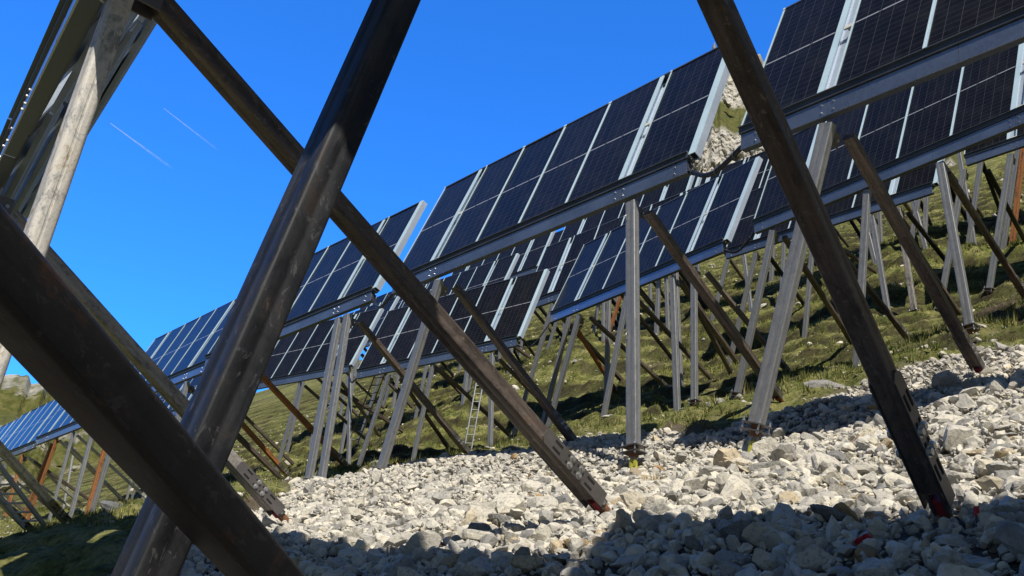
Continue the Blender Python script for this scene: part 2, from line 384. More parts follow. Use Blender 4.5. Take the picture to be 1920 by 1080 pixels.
def panel_material():
    m, nt, b = new_mat('photovoltaic_glass')
    uv = N(nt, 'ShaderNodeUVMap').outputs['UV']
    sep = N(nt, 'ShaderNodeSeparateXYZ'); nt.links.new(uv, sep.inputs[0])
    U, V = sep.outputs[0], sep.outputs[1]

    def lines(coord, count, width):
        f = math_node(nt, 'FRACT', math_node(nt, 'MULTIPLY', coord, count))
        d = math_node(nt, 'MINIMUM', f, math_node(nt, 'SUBTRACT', 1.0, f))
        return math_node(nt, 'LESS_THAN', d, width)
    gu = lines(U, 6.0, 0.020)
    gv = lines(V, 24.0, 0.034)
    bus = lines(U, 60.0, 0.10)
    # half-cut gap across the middle, broken where the strings cross it
    dm = math_node(nt, 'ABSOLUTE', math_node(nt, 'SUBTRACT', V, 0.5))
    mid = math_node(nt, 'LESS_THAN', dm, 0.0052)
    seg = math_node(nt, 'FRACT', math_node(nt, 'ADD', math_node(nt, 'MULTIPLY', U, 3.0), 0.06))
    segm = math_node(nt, 'ADD', math_node(nt, 'MULTIPLY', math_node(nt, 'GREATER_THAN', seg, 0.14), 0.65), 0.35)
    mid = math_node(nt, 'MULTIPLY', mid, segm)
    cellr = noise(nt, mapping(nt, uv, (6, 24, 1)), 1.0, 1, 0.5)
    oi = N(nt, 'ShaderNodeObjectInfo')
    cell = ramp(nt, cellr.outputs[0], [(0.3, (0.0055, 0.0060, 0.0082)), (0.7, (0.0085, 0.0092, 0.012))]).outputs[0]
    cell = mixc(nt, math_node(nt, 'MULTIPLY', bus, 0.18), cell, (0.04, 0.043, 0.05))
    tint = ramp(nt, oi.outputs['Random'], [(0, (0.8, 0.8, 0.82)), (1, (1.25, 1.22, 1.2))]).outputs[0]
    cell = mixc(nt, 1.0, cell, tint, 'MULTIPLY')
    c = mixc(nt, math_node(nt, 'MULTIPLY', gv, 0.32), cell, (0.085, 0.09, 0.095))
    c = mixc(nt, math_node(nt, 'MULTIPLY', gu, 0.46), c, (0.10, 0.105, 0.11))
    # dark frame around the glass
    e = math_node(nt, 'MINIMUM', math_node(nt, 'MINIMUM', U, math_node(nt, 'SUBTRACT', 1.0, U)), math_node(nt, 'MULTIPLY', math_node(nt, 'MINIMUM', V, math_node(nt, 'SUBTRACT', 1.0, V)), 2.3))
    c = mixc(nt, math_node(nt, 'LESS_THAN', e, 0.012), c, (0.012, 0.012, 0.014))
    c = mixc(nt, math_node(nt, 'MULTIPLY', mid, 0.8), c, (0.34, 0.36, 0.39))
    # a little dust
    du = noise(nt, mapping(nt, uv, (2.5, 5, 1)), 1.0, 5, 0.65)
    c = mixc(nt, math_node(nt, 'MULTIPLY', ramp(nt, du.outputs[0], [(0.45, (0, 0, 0)), (0.8, (1, 1, 1))]).outputs[0], 0.035), c, (0.35, 0.33, 0.30))
    nt.links.new(c, b.inputs['Base Color'])
    b.inputs['Roughness'].default_value = 0.16
    b.inputs['IOR'].default_value = 1.27
    b.inputs['Specular IOR Level'].default_value = 0.17
    return m


M['panel'] = panel_material()


def limestone(name, use_attr):
    m, nt, b = new_mat(name)
    tc = N(nt, 'ShaderNodeTexCoord').outputs['Object']
    if use_attr:
        at = N(nt, 'ShaderNodeAttribute', attribute_name='tint').outputs['Fac']
    else:
        at = N(nt, 'ShaderNodeObjectInfo').outputs['Random']
    n1 = noise(nt, tc, 5.5, 6, 0.65, 0.4); n2 = noise(nt, tc, 26, 5, 0.7); n3 = noise(nt, tc, 90, 3, 0.7)
    base = ramp(nt, at, [(0.0, (0.25, 0.245, 0.23)), (0.22, (0.48, 0.46, 0.41)), (0.5, (0.65, 0.61, 0.52)), (0.80, (0.76, 0.71, 0.585)), (0.93, (0.62, 0.51, 0.34)), (1.0, (0.45, 0.31, 0.16))]).outputs[0]
    sh = ramp(nt, n1.outputs[0], [(0.32, (0.50, 0.50, 0.51)), (0.5, (1, 1, 1)), (0.70, (1.10, 1.06, 0.96))]).outputs[0]
    c = mixc(nt, 1.0, base, sh, 'MULTIPLY')
    sp = ramp(nt, n2.outputs[0], [(0.33, (0.66, 0.65, 0.63)), (0.48, (1, 1, 1))]).outputs[0]
    c = mixc(nt, 0.8, c, sp, 'MULTIPLY')
    nt.links.new(c, b.inputs['Base Color'])
    b.inputs['Roughness'].default_value = 0.9
    b.inputs['Specular IOR Level'].default_value = 0.2
    h = math_node(nt, 'ADD', n1.outputs[0], math_node(nt, 'ADD', math_node(nt, 'MULTIPLY', n2.outputs[0], 0.5), math_node(nt, 'MULTIPLY', n3.outputs[0], 0.2)))
    bump(nt, h, 0.55, 0.03, b)
    return m


M['rock'] = limestone('limestone_rock', False)
M['stones'] = limestone('limestone_gravel', True)
M['rock_orange'] = flat('iron_stained_rock', (0.42, 0.25, 0.11), 0.9)
M['rock_dark'] = flat('dark_grey_rock', (0.16, 0.165, 0.17), 0.9)
M['rock_tan'] = flat('tan_rock', (0.36, 0.29, 0.2), 0.9)


def ground_material():
    m, nt, b = new_mat('turf_and_grit')
    geo = N(nt, 'ShaderNodeNewGeometry')
    P = geo.outputs['Position']
    g = N(nt, 'ShaderNodeAttribute', attribute_name='gravel').outputs['Fac']
    n0 = noise(nt, P, 0.35, 5, 0.6); n1 = noise(nt, P, 2.2, 5, 0.65); n2 = noise(nt, P, 11, 5, 0.7); n3 = noise(nt, P, 45, 4, 0.7)
    grass = ramp(nt, n1.outputs[0], [(0.28, (0.065, 0.078, 0.022)), (0.43, (0.15, 0.162, 0.046)), (0.56, (0.235, 0.23, 0.082)), (0.72, (0.33, 0.285, 0.14))]).outputs[0]
    gs = ramp(nt, n2.outputs[0], [(0.34, (0.30, 0.33, 0.28)), (0.52, (1, 1, 1)), (0.72, (1.45, 1.38, 1.15))]).outputs[0]  # dark end paints shade into the turf hollows, in step with the bump
    grass = mixc(nt, 1.0, grass, gs, 'MULTIPLY')
    soil = ramp(nt, n2.outputs[0], [(0.3, (0.07, 0.05, 0.035)), (0.55, (0.14, 0.105, 0.075)), (0.75, (0.26, 0.22, 0.17))]).outputs[0]
    sm = math_node(nt, 'ADD', math_node(nt, 'MULTIPLY', n0.outputs[0], 0.6), math_node(nt, 'MULTIPLY', n2.outputs[0], 0.4))
    bare = N(nt, 'ShaderNodeAttribute', attribute_name='bare').outputs['Fac']
    sm = math_node(nt, 'ADD', sm, math_node(nt, 'MULTIPLY', bare, 0.22))
    smask = ramp(nt, sm, [(0.55, (0, 0, 0)), (0.66, (1, 1, 1))]).outputs[0]
    c = mixc(nt, math_node(nt, 'MULTIPLY', smask, 0.9), grass, soil)
    # dark earth bands on terrace risers, painted to stand in for rack shadow bands
    ri = N(nt, 'ShaderNodeAttribute', attribute_name='riser_shade').outputs['Fac']
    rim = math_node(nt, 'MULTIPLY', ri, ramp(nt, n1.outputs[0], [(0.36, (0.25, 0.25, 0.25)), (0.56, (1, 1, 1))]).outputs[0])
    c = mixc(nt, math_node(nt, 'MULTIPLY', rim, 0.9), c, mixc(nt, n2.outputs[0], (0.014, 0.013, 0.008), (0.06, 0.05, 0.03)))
    grit = ramp(nt, n3.outputs[0], [(0.3, (0.07, 0.064, 0.052)), (0.6, (0.17, 0.155, 0.125)), (0.8, (0.30, 0.28, 0.23))]).outputs[0]
    c = mixc(nt, g, c, grit)
    nt.links.new(c, b.inputs['Base Color'])
    b.inputs['Roughness'].default_value = 0.95
    b.inputs['Specular IOR Level'].default_value = 0.1
    h = math_node(nt, 'ADD', n2.outputs[0], math_node(nt, 'MULTIPLY', n3.outputs[0], 0.5))
    bump(nt, h, 0.8, 0.06, b)
    return m


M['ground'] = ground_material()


def grass_material():
    m, nt, b = new_mat('alpine_grass')
    at = N(nt, 'ShaderNodeAttribute', attribute_name='tint').outputs['Fac']
    P = N(nt, 'ShaderNodeNewGeometry').outputs['Position']
    n1 = noise(nt, P, 0.9, 4, 0.6)
    c = ramp(nt, at, [(0.0, (0.075, 0.10, 0.025)), (0.40, (0.165, 0.19, 0.055)), (0.72, (0.27, 0.265, 0.10)), (1.0, (0.44, 0.37, 0.19))]).outputs[0]
    s = ramp(nt, n1.outputs[0], [(0.35, (0.75, 0.8, 0.7)), (0.65, (1.2, 1.1, 1.0))]).outputs[0]
    c = mixc(nt, 1.0, c, s, 'MULTIPLY')
    nt.links.new(c, b.inputs['Base Color'])
    b.inputs['Roughness'].default_value = 0.7
    b.inputs['Specular IOR Level'].default_value = 0.2
    return m


M['grass'] = grass_material()


def mountain_material():
    m, nt, b = new_mat('limestone_cliff_and_turf')
    geo = N(nt, 'ShaderNodeNewGeometry'); P = geo.outputs['Position']
    tr = N(nt, 'ShaderNodeAttribute', attribute_name='rock').outputs['Fac']
    n1 = noise(nt, mapping(nt, P, (1, 1, 0.55)), 0.16, 8, 0.68, 0.5)
    n2 = noise(nt, P, 0.9, 6, 0.7, 0.3)
    vo = N(nt, 'ShaderNodeTexVoronoi', feature='DISTANCE_TO_EDGE'); vo.inputs['Scale'].default_value = 0.22
    dist = nt.nodes.new('ShaderNodeVectorMath'); dist.operation = 'ADD'
    sc = nt.nodes.new('ShaderNodeVectorMath'); sc.operation = 'SCALE'; sc.inputs['Scale'].default_value = 6.0
    nt.links.new(n1.outputs['Color'], sc.inputs[0]); nt.links.new(mapping(nt, P, (1, 1, 1.7)), dist.inputs[0]); nt.links.new(sc.outputs[0], dist.inputs[1])
    nt.links.new(dist.outputs[0], vo.inputs['Vector'])
    crack = ramp(nt, vo.outputs['Distance'], [(0.0, (0.40, 0.39, 0.36)), (0.05, (1, 1, 1))]).outputs[0]
    rock = ramp(nt, n1.outputs[0], [(0.30, (0.34, 0.335, 0.32)), (0.44, (0.54, 0.515, 0.455)), (0.62, (0.66, 0.625, 0.54)), (0.78, (0.58, 0.49, 0.36))]).outputs[0]
    rock = mixc(nt, 0.8, rock, crack, 'MULTIPLY')
    rock = mixc(nt, 0.7, rock, ramp(nt, n2.outputs[0], [(0.33, (0.5, 0.5, 0.5)), (0.52, (1, 1, 1)), (0.75, (1.2, 1.17, 1.1))]).outputs[0], 'MULTIPLY')
    g = ramp(nt, n2.outputs[0], [(0.3, (0.06, 0.075, 0.02)), (0.5, (0.115, 0.12, 0.035)), (0.68, (0.19, 0.17, 0.07)), (0.8, (0.33, 0.30, 0.22))]).outputs[0]
    c = mixc(nt, tr, g, rock)
    nt.links.new(c, b.inputs['Base Color'])
    b.inputs['Roughness'].default_value = 0.95; b.inputs['Specular IOR Level'].default_value = 0.1
    h = math_node(nt, 'ADD', n1.outputs[0], math_node(nt, 'MULTIPLY', n2.outputs[0], 0.4))
    bump(nt, h, 0.9, 1.2, b)
    return m


M['mountain'] = mountain_material()



M['grass_dry'] = flat('dry_straw_grass', (0.42, 0.33, 0.15), 0.8)
M['conifer'] = flat('conifer_needles', (0.022, 0.035, 0.012), 0.8)


def vapour_material():
    m, nt, b = new_mat('condensation_trail')
    uv = N(nt, 'ShaderNodeUVMap').outputs['UV']
    sep = N(nt, 'ShaderNodeSeparateXYZ'); nt.links.new(uv, sep.inputs[0])
    across = math_node(nt, 'SUBTRACT', 1.0, math_node(nt, 'ABSOLUTE', math_node(nt, 'SUBTRACT', math_node(nt, 'MULTIPLY', sep.outputs[1], 2.0), 1.0)))
    along = math_node(nt, 'SUBTRACT', 1.0, sep.outputs[0])
    n = noise(nt, mapping(nt, uv, (14, 1.5, 1)), 1.0, 4, 0.6)
    a = math_node(nt, 'MULTIPLY', math_node(nt, 'MULTIPLY', across, math_node(nt, 'POWER', along, 0.8)), math_node(nt, 'SUBTRACT', math_node(nt, 'MULTIPLY', n.outputs[0], 2.6), 0.55))
    nt.links.new(math_node(nt, 'MULTIPLY', a, 0.7), b.inputs['Alpha'])
    b.inputs['Base Color'].default_value = (0.9, 0.9, 0.9, 1); b.inputs['Roughness'].default_value = 1.0; b.inputs['Specular IOR Level'].default_value = 0
    b.inputs['Emission Color'].default_value = (0.85, 0.93, 1, 1); b.inputs['Emission Strength'].default_value = 0.45  # glow stands in for sunlight scattered by the trail
    m.node_tree.nodes['Principled BSDF'].inputs['Alpha'].default_value = 0.5
    return m


M['vapour'] = vapour_material()


# ------------------------------------------------------------------ mesh helpers
def link(o, parent=None):
    COL.objects.link(o)
    if parent is not None:
        o.parent = parent
    return o


def mesh_obj(name, verts, faces, mats, parent=None, uvs=None, fmat=None, smooth=None):
    me = bpy.data.meshes.new(name)
    me.from_pydata([tuple(v) for v in verts], [], faces)
    for m in mats:
        me.materials.append(m)
    if fmat is not None:
        me.polygons.foreach_set('material_index', fmat)
    if uvs is not None:
        ul = me.uv_layers.new(name='UVMap')
        flatuv = [c for f in uvs for uvp in f for c in uvp]
        ul.data.foreach_set('uv', flatuv)
    if smooth is not None:
        me.polygons.foreach_set('use_smooth', [True] * len(me.polygons))
        me.set_sharp_from_angle(angle=rad(smooth))
    me.update()
    return link(bpy.data.objects.new(name, me), parent)


class MB:
    """collects simple solids into one mesh"""
    def __init__(self):
        self.v = []; self.f = []; self.uv = []; self.mi = []

    def add(self, verts, faces, uvs=None, mi=0):
        b = len(self.v); self.v += [tuple(p) for p in verts]
        for i, f in enumerate(faces):
            self.f.append(tuple(b + k for k in f))
            self.uv.append(uvs[i] if uvs else [(0, 0)] * len(f)); self.mi.append(mi)

    def box(self, lo, hi, mi=0, frame=None):
        (x0, y0, z0), (x1, y1, z1) = lo, hi
        P = [(x0, y0, z0), (x1, y0, z0), (x1, y1, z0), (x0, y1, z0), (x0, y0, z1), (x1, y0, z1), (x1, y1, z1), (x0, y1, z1)]
        if frame is not None:
            P = [frame @ Vector(p) for p in P]
        F = [(0, 3, 2, 1), (4, 5, 6, 7), (0, 1, 5, 4), (1, 2, 6, 5), (2, 3, 7, 6), (3, 0, 4, 7)]
        self.add(P, F, [[(P[k][0], P[k][2]) for k in f] for f in F], mi)

    def cyl(self, p0, p1, r0, r1=None, n=12, mi=0, caps=True):
        p0 = Vector(p0); p1 = Vector(p1); r1 = r0 if r1 is None else r1
        w = (p1 - p0).normalized(); a = w.orthogonal().normalized(); b = w.cross(a)
        V = [];L = (p1 - p0).length
        for i in range(n):
            t = 2 * math.pi * i / n; d = a * math.cos(t) + b * math.sin(t)
            V.append(p0 + d * r0); V.append(p1 + d * r1)
        F = []; U = []
        for i in range(n):
            j = (i + 1) % n
            F.append((2 * i, 2 * j, 2 * j + 1, 2 * i + 1))
            u0 = i / n * 6.28 * r0; u1 = (i + 1) / n * 6.28 * r0
            U.append([(u0, 0), (u1, 0), (u1, L), (u0, L)])
        if caps:
            F.append(tuple(2 * i for i in reversed(range(n)))); U.append([(0, 0)] * n)
            F.append(tuple(2 * i + 1 for i in range(n))); U.append([(0, 0)] * n)
        self.add(V, F, U, mi)

    def tube_path(self, pts, r, n=8, mi=0):
        pts = [Vector(p) for p in pts]
        rings = []
        a = None
        for i, p in enumerate(pts):
            w = (pts[min(i + 1, len(pts) - 1)] - pts[max(i - 1, 0)]).normalized()
            if a is None:
                a = w.orthogonal().normalized()
            a = (a - w * a.dot(w)).normalized(); b = w.cross(a)
            rr = r[i] if isinstance(r, (list, tuple)) else r
            rings.append([p + (a * math.cos(2 * math.pi * k / n) + b * math.sin(2 * math.pi * k / n)) * rr for k in range(n)])
        V = [q for g in rings for q in g]; F = []
        for i in range(len(rings) - 1):
            for k in range(n):
                l = (k + 1) % n
                F.append((i * n + k, i * n + l, (i + 1) * n + l, (i + 1) * n + k))
        F.append(tuple(reversed(range(n)))); F.append(tuple((len(rings) - 1) * n + k for k in range(n)))
        self.add(V, F, None, mi)

    def build(self, name, mats, parent=None, smooth=None):
        return mesh_obj(name, self.v, self.f, mats if isinstance(mats, list) else [mats], parent, self.uv, self.mi, smooth)


def rounded_profile(w, d, r, n=4, groove=True):
    """outline of a cold-formed section, width w (a) x depth d (b), rounded corners, shallow stiffening grooves"""
    pts = []
    hw, hd = w / 2, d / 2
    g = min(w, d) * 0.022
    def arc(cx, cy, a0):
        for i in range(n + 1):
            t = a0 + math.pi / 2 * i / n
            pts.append((cx + r * math.cos(t), cy + r * math.sin(t)))
    def side(p, q):
        if not groove:
            return
        (x0, y0), (x1, y1) = p, q
        L = math.hypot(x1 - x0, y1 - y0); ux, uy = (x1 - x0) / L, (y1 - y0) / L
        nx, ny = -uy, ux          # inwards (outline is counter-clockwise)
        for t, k in ((0.36, 0), (0.43, 1), (0.57, 1), (0.64, 0)):
            pts.append((x0 + ux * L * t + nx * g * k, y0 + uy * L * t + ny * g * k))
    arc(hw - r, -hd + r, -math.pi / 2)
    side((hw, -hd + r), (hw, hd - r))
    arc(hw - r, hd - r, 0)
    side((hw - r, hd), (-hw + r, hd))
    arc(-hw + r, hd - r, math.pi / 2)
    side((-hw, hd - r), (-hw, -hd + r))
    arc(-hw + r, -hd + r, math.pi)
    side((-hw + r, -hd), (hw - r, -hd))
    return pts


def axes_for(p0, p1, side_hint):
    w = (p1 - p0).normalized()
    a = (side_hint - w * side_hint.dot(w)).normalized()
    b = w.cross(a)
    return a, b, w


def member(name, p0, p1, w, d, mat, parent, hint=Vector((1, 0, 0)), r=None, groove=True, smooth=28, open_end=0.0):
    """one straight steel section from p0 to p1 in the parent's frame"""
    p0 = Vector(p0); p1 = Vector(p1)
    a, b, ww = axes_for(p0, p1, hint)
    prof = rounded_profile(w, d, r or min(w, d) * 0.11, 4, groove)
    n = len(prof); L = (p1 - p0).length
    nseg = max(1, int(L / 0.5))
    V = []; U = []
    per = [0]
    for i in range(n):
        x0, y0 = prof[i]; x1, y1 = prof[(i + 1) % n]; per.append(per[-1] + math.hypot(x1 - x0, y1 - y0))
    for s in range(nseg + 1):
        c = p0 + ww * (L * s / nseg)
        V += [c + a * x + b * y for x, y in prof]
    F = []; UV = []
    for s in range(nseg):
        v0, v1 = L * s / nseg, L * (s + 1) / nseg
        for i in range(n):
            j = (i + 1) % n
            F.append((s * n + i, s * n + j, (s + 1) * n + j, (s + 1) * n + i))
            UV.append([(per[i], v0), (per[i + 1], v0), (per[i + 1], v1), (per[i], v1)])
    F.append(tuple(reversed(range(n)))); UV.append([prof[i] for i in reversed(range(n))])
    F.append(tuple(nseg * n + i for i in range(n))); UV.append([prof[i] for i in range(n)])
    return mesh_obj(name, V, F, [mat], parent, UV, None, smooth)


def thing(name, label, cat, loc=(0, 0, 0), group=None, rot=None):
    o = bpy.data.objects.new(name, None); o.empty_display_size = 0.2
    o.location = loc
    if rot is not None:
        o.rotation_euler = rot
    COL.objects.link(o)
    tag(o, label, cat, group)
    return o


def tag(o, label=None, cat=None, group=None, kind=None):
    if label: o['label'] = label
    if cat: o['category'] = cat
    if group: o['group'] = group
    if kind: o['kind'] = kind
    return o


# ------------------------------------------------------------------ shared rack meshes (rack frame: x along row, y uphill, z up, origin at the lower front panel corner)
_shared = {}


def share(key, fn):
    if key not in _shared:
        _shared[key] = fn()
        return _shared[key], True
    return _shared[key], False


def put(name, mesh, parent, matrix):
    o = bpy.data.objects.new(name, mesh); COL.objects.link(o); o.parent = parent
    o.matrix_local = matrix
    return o


def mesh_from(mb, name, mats, smooth=None):
    o = mb.build(name, mats, None, smooth); me = o.data
    bpy.data.objects.remove(o); return me


def panel_mesh():
    mb = MB(); w, h, t = PANEL_W - 0.012, PANEL_H, 0.035
    x0, x1 = 0.006, 0.006 + w
    mb.add([(x0, 0, 0), (x1, 0, 0), (x1, 0, h), (x0, 0, h)], [(0, 1, 2, 3)], [[(0, 0), (1, 0), (1, 1), (0, 1)]], 0)
    V = [(x0, 0, 0), (x1, 0, 0), (x1, 0, h), (x0, 0, h), (x0, t, 0), (x1, t, 0), (x1, t, h), (x0, t, h)]
    mb.add(V, [(0, 4, 5, 1), (1, 5, 6, 2), (2, 6, 7, 3), (3, 7, 4, 0), (4, 7, 6, 5)], None, 1)
    return mesh_from(mb, 'panel', [M['panel'], M['panelback']])


def strip_mesh(w):
    mb = MB()
    mb.box((-w / 2, -0.014, -0.01), (-w * 0.14, -0.004, PANEL_H + 0.01)); mb.box((w * 0.14, -0.014, -0.01), (w / 2, -0.004, PANEL_H + 0.01))
    mb.box((-w * 0.14, -0.008, -0.01), (w * 0.14, -0.002, PANEL_H + 0.01), 1)
    for z in (0.0, PANEL_H):
        mb.box((-w * 0.7, -0.022, z - 0.02), (w * 0.7, -0.0145, z + 0.02))
    return mesh_from(mb, 'clamp_strip', [M['strip'], M['inner']])


def rafter_mesh():
    """open U section in the gap between two panels"""
    mb = MB(); h = PANEL_H
    mb.box((0.004, -0.012, -0.05), (0.092, 0.006, h + 0.02))
    mb.box((0.004, 0.0062, -0.05), (0.018, 0.13, h + 0.02), 1)
    mb.box((0.0182, 0.118, -0.05), (0.236, 0.13, h + 0.02), 1)
    mb.box((0.222, 0.004, -0.05), (0.236, 0.1178, h + 0.02), 1)
    return mesh_from(mb, 'rafter', [M['strip'], M['inner']])


def clip_mesh():
    mb = MB()
    mb.box((0.114, -0.004, -0.035), (0.246, 0.02, 0.035)); mb.box((0.15, 0.0202, -0.02), (0.2, 0.06, 0.02))
    return mesh_from(mb, 'clip', [M['clip']])


def end_rafter_mesh():
    mb = MB(); h = PANEL_H + 0.03; w = 0.125; d = 0.13; t = 0.012
    mb.box((0.004, -0.012, -0.08), (w, -0.012 + t, h)); mb.box((0.004, d - t, -0.08), (w, d, h), 1)
    mb.box((0.004, -0.012 + t + 0.0002, -0.08), (0.004 + t, d - t - 0.0002, h), 1); mb.box((w - t, -0.012 + t + 0.0002, -0.08), (w, d - t - 0.0002, h), 1)
    mb.box((0.02, 0.02, -0.05), (w - 0.02, d - 0.02, h - 0.12), 2)
    return mesh_from(mb, 'end_rafter', [M['strip'], M['inner'], M['hole']])


def beam_mesh():
    mb = MB(); L = RACK_L; zb = -0.345; dp = 0.085
    mb.box((0.02, -0.02, zb), (L - 0.03, -0.008, -0.125))            # web facing downhill
    mb.box((0.02, -0.0078, zb), (L - 0.03, dp, zb + 0.012), 1); mb.box((0.02, -0.0078, -0.137), (L - 0.03, dp, -0.125))  # bottom flange takes the darker steel, its underside shade put into the colour
    mb.box((0.02, dp - 0.012, zb + 0.0122), (L - 0.03, dp, zb + 0.06)); mb.box((0.02, dp - 0.012, -0.185), (L - 0.03, dp, -0.1372))
    for x in (1.3, 2.9, 4.4, 6.0):
        mb.box((x, -0.0225, zb), (x + 0.006, -0.0202, -0.125), 1)
    for x in (0.25, 1.22, 1.38, 5.9, 6.06, 7.05):                       # bolt heads of the splices and post heads
        for z in (-0.18, -0.29):
            mb.cyl((x, -0.0205, z), (x, -0.034, z), 0.013, 0.012, 6, 2)
    return mesh_from(mb, 'beam', [M['beam'], M['rail'], M['bolt']])


def rail_mesh():
    mb = MB(); L = RACK_L
    mb.box((0, -0.045, -0.112), (L, -0.033, -0.018)); mb.box((0, -0.0328, -0.112), (L, 0.13, -0.1)); mb.box((0, -0.0328, -0.03), (L, 0.11, -0.018))
    mb.box((0, -0.075, -0.030), (L, -0.0452, -0.018))
    return mesh_from(mb, 'lower_rail', [M['rail']])


def top_rail_mesh():
    mb = MB(); L = RACK_L
    mb.box((0, -0.012, PANEL_H + 0.004), (L, 0.10, PANEL_H + 0.016)); mb.box((0, 0.088, PANEL_H - 0.12), (L, 0.10, PANEL_H + 0.0038))
    mb.box((0, -0.012, PANEL_H + 0.0162), (L, 0.0, PANEL_H + 0.035))
    return mesh_from(mb, 'upper_rail', [M['rail']])


def purlin_mesh():
    mb = MB(); L = RACK_L
    for z in (0.22, 0.80, 1.42, 2.05):
        mb.box((0, 0.132, z), (L, 0.142, z + 0.16)); mb.box((0, 0.1422, z), (L, 0.19, z + 0.01)); mb.box((0, 0.1422, z + 0.15), (L, 0.19, z + 0.16))
        for x in (0.6, 1.9, 3.1, 4.2, 5.3, 6.7):
            mb.cyl((x, 0.1425, z + 0.08), (x, 0.155, z + 0.08), 0.016, None, 6)
    return mesh_from(mb, 'purlin', [M['inner']])


MESH = dict(panel=panel_mesh(), strip=strip_mesh(0.048), rafter=rafter_mesh(), clip=clip_mesh(), endr=end_rafter_mesh(), beam=beam_mesh(), rail=rail_mesh(), top=top_rail_mesh(), purlin=purlin_mesh(), edge=strip_mesh(0.024))

RACK_LABEL = {
    'T0a': ('rack above the camera, out of view, whose shadow darkens the gravel at lower right',),
    'T0b': ('overhead rack at upper left on the pale blotched post and the thick dark post',),
    'T0c': ('rack at the left edge whose long grey braces with slotted feet stand in grass',),
    'T1a': ('biggest rack of dark solar panels, filling the upper right corner',),
    'T1b': ('long rack of six dark solar panels on the skyline, on an upright grey post',),
    'T1c': ('skyline rack of solar panels between the thick dark post and the brown brace',),
    'T1d': ('small bluish rack against the sky between the black brace and the dark post',),
    'T1e': ('distant blue rack under the black brace at left, nearer of the two there',),
    'T1f': ('distant blue rack at the left edge with wide bright end strip and orange posts',),
    'T1g': ('farthest blue rack of the front row, cut by the left edge',),
    'T2a': ('rack behind the biggest one at right, with a long blue beam over the grass',),
    'T2b': ('navy rack with bright end strip, passing behind the upright grey post',),
    'T2c': ('dark rack below the skyline rack, its bright right end strip ending above the grass',),
    'T2d': ('low dark rack just right of the thick dark post, a ladder leaning at its end',),
    'T2e': ('mostly hidden dark rack between the black brace and the thick dark post',),
    'T2f': ('far dark rack hidden behind the black brace, thin posts showing below it',),
    'T3a': ('dark third-row rack right of the open gap, behind the navy rack',),
    'T3b': ('dark third-row rack left of the open gap, below the skyline beam',),
    'T3c': ('dark third-row rack showing its lower edge under the long blue beam at right',),
    'T3e': ('third-row rack at the right edge, only its lower left corner and legs showing',),
    'T4a': ('top-row rack above the open gap, mostly covered by the rack in front',),
    'T4b': ('top-row rack with a bright end strip just under the thick conduit',),
    'T4c': ('dark top-row rack whose upper edge crosses the pale cliff',),
    'T4d': ('top-row rack left of the open gap, bright strips peeping under the skyline beam',),
    'T3f': ('dark rack behind the ladder, peeping between the skyline rack and the low dark rack',),
    'T4f': ('farther dark rack behind the leaning ladder, mostly hidden by the racks in front',),
    'T5a': ('hindmost dark rack seen through the open gap under the skyline beam',),
    'T5b': ('hindmost dark rack right of the open gap, almost hidden under the skyline beam',),
    'T5c': ('hindmost dark rack at the left end of the top row, almost hidden',),
    'T5d': ('hindmost dark rack at the right end of the top row, almost hidden under the conduit',),
    'T4e': ('top-row rack hidden at right, only thin legs standing high on the meadow',),
}

near_rows = ('T0a', 'T0b', 'T0c', 'T1a', 'T1b', 'T1c', 'T2a', 'T2b', 'T2c')
ROOT = {}
GROUP = 'solar racks standing in rows on the slope'


def slot_plate(name, w, length, parent, a, b, top, wdir, offset, rows, mi_plate='plate', bolts=True):
    """slotted connection plate lying on the face +b of a brace near its foot. top = start point, wdir = direction to foot"""
    mb = MB()
    F = Matrix.Identity(4)
    for i, v in enumerate((a, wdir, b)):
        F[0][i], F[1][i], F[2][i] = v
    F.translation = top + b * offset
    hw = w / 2; c = 0.028
    # outline with chamfered head
    t = 0.008
    out = [(-hw, c, 0), (-hw + c, 0, 0), (hw - c, 0, 0), (hw, c, 0), (hw, length, 0), (-hw, length, 0)]
    V = [F @ Vector(p) for p in out] + [F @ Vector((p[0], p[1], t)) for p in out]
    n = 6
    mb.add(V, [tuple(range(n - 1, -1, -1)), tuple(range(n, 2 * n))] + [(i, (i + 1) % n, n + (i + 1) % n, n + i) for i in range(n)], None, 0)
    for (u, v, kind) in rows:
        x = u * w
        if kind == 's':
            mb.box((x - 0.009, v - 0.038, t + 0.0005), (x + 0.009, v + 0.038, t + 0.002), 1, F)
        else:
            mb.box((x - 0.009, v - 0.03, t + 0.0005), (x + 0.009, v + 0.03, t + 0.002), 1, F)
            p = F @ Vector((x, v + 0.012, t)); q = F @ Vector((x, v + 0.012, t + 0.018))
            mb.cyl(p, q, 0.019, 0.017, 6, 2)
            mb.cyl(p, p + (q - p) * 0.25, 0.026, 0.026, 14, 2)
    return mb.build(name, [M[mi_plate], M['hole'], M['bolt']], parent, 30)


def to_local(root, p):
    return root.matrix_world.inverted() @ Vector(p)


def ladder(p_foot, p_top, width, side, name, label, n, mat='alu'):
    group = None
    p0 = Vector(p_foot); p1 = Vector(p_top)
    r = thing(name, label, 'ladder', p0, group)
    d = p1 - p0; s = Vector(side).normalized(); L = d.length; w = d.normalized()
    nrm = w.cross(s).normalized()
    for sg in (-1, 1):
        member('rail', s * sg * width / 2, d + s * sg * width / 2, 0.035, 0.075, M[mat], r, s, 0.006, True)
    for i in range(n):
        c = w * (L * (i + 0.6) / n)
        mb = MB(); mb.cyl(c - s * width * 0.5, c + s * width * 0.5, 0.017, None, 8)
        mb.build('rung', M[mat], r, 40)
    return r


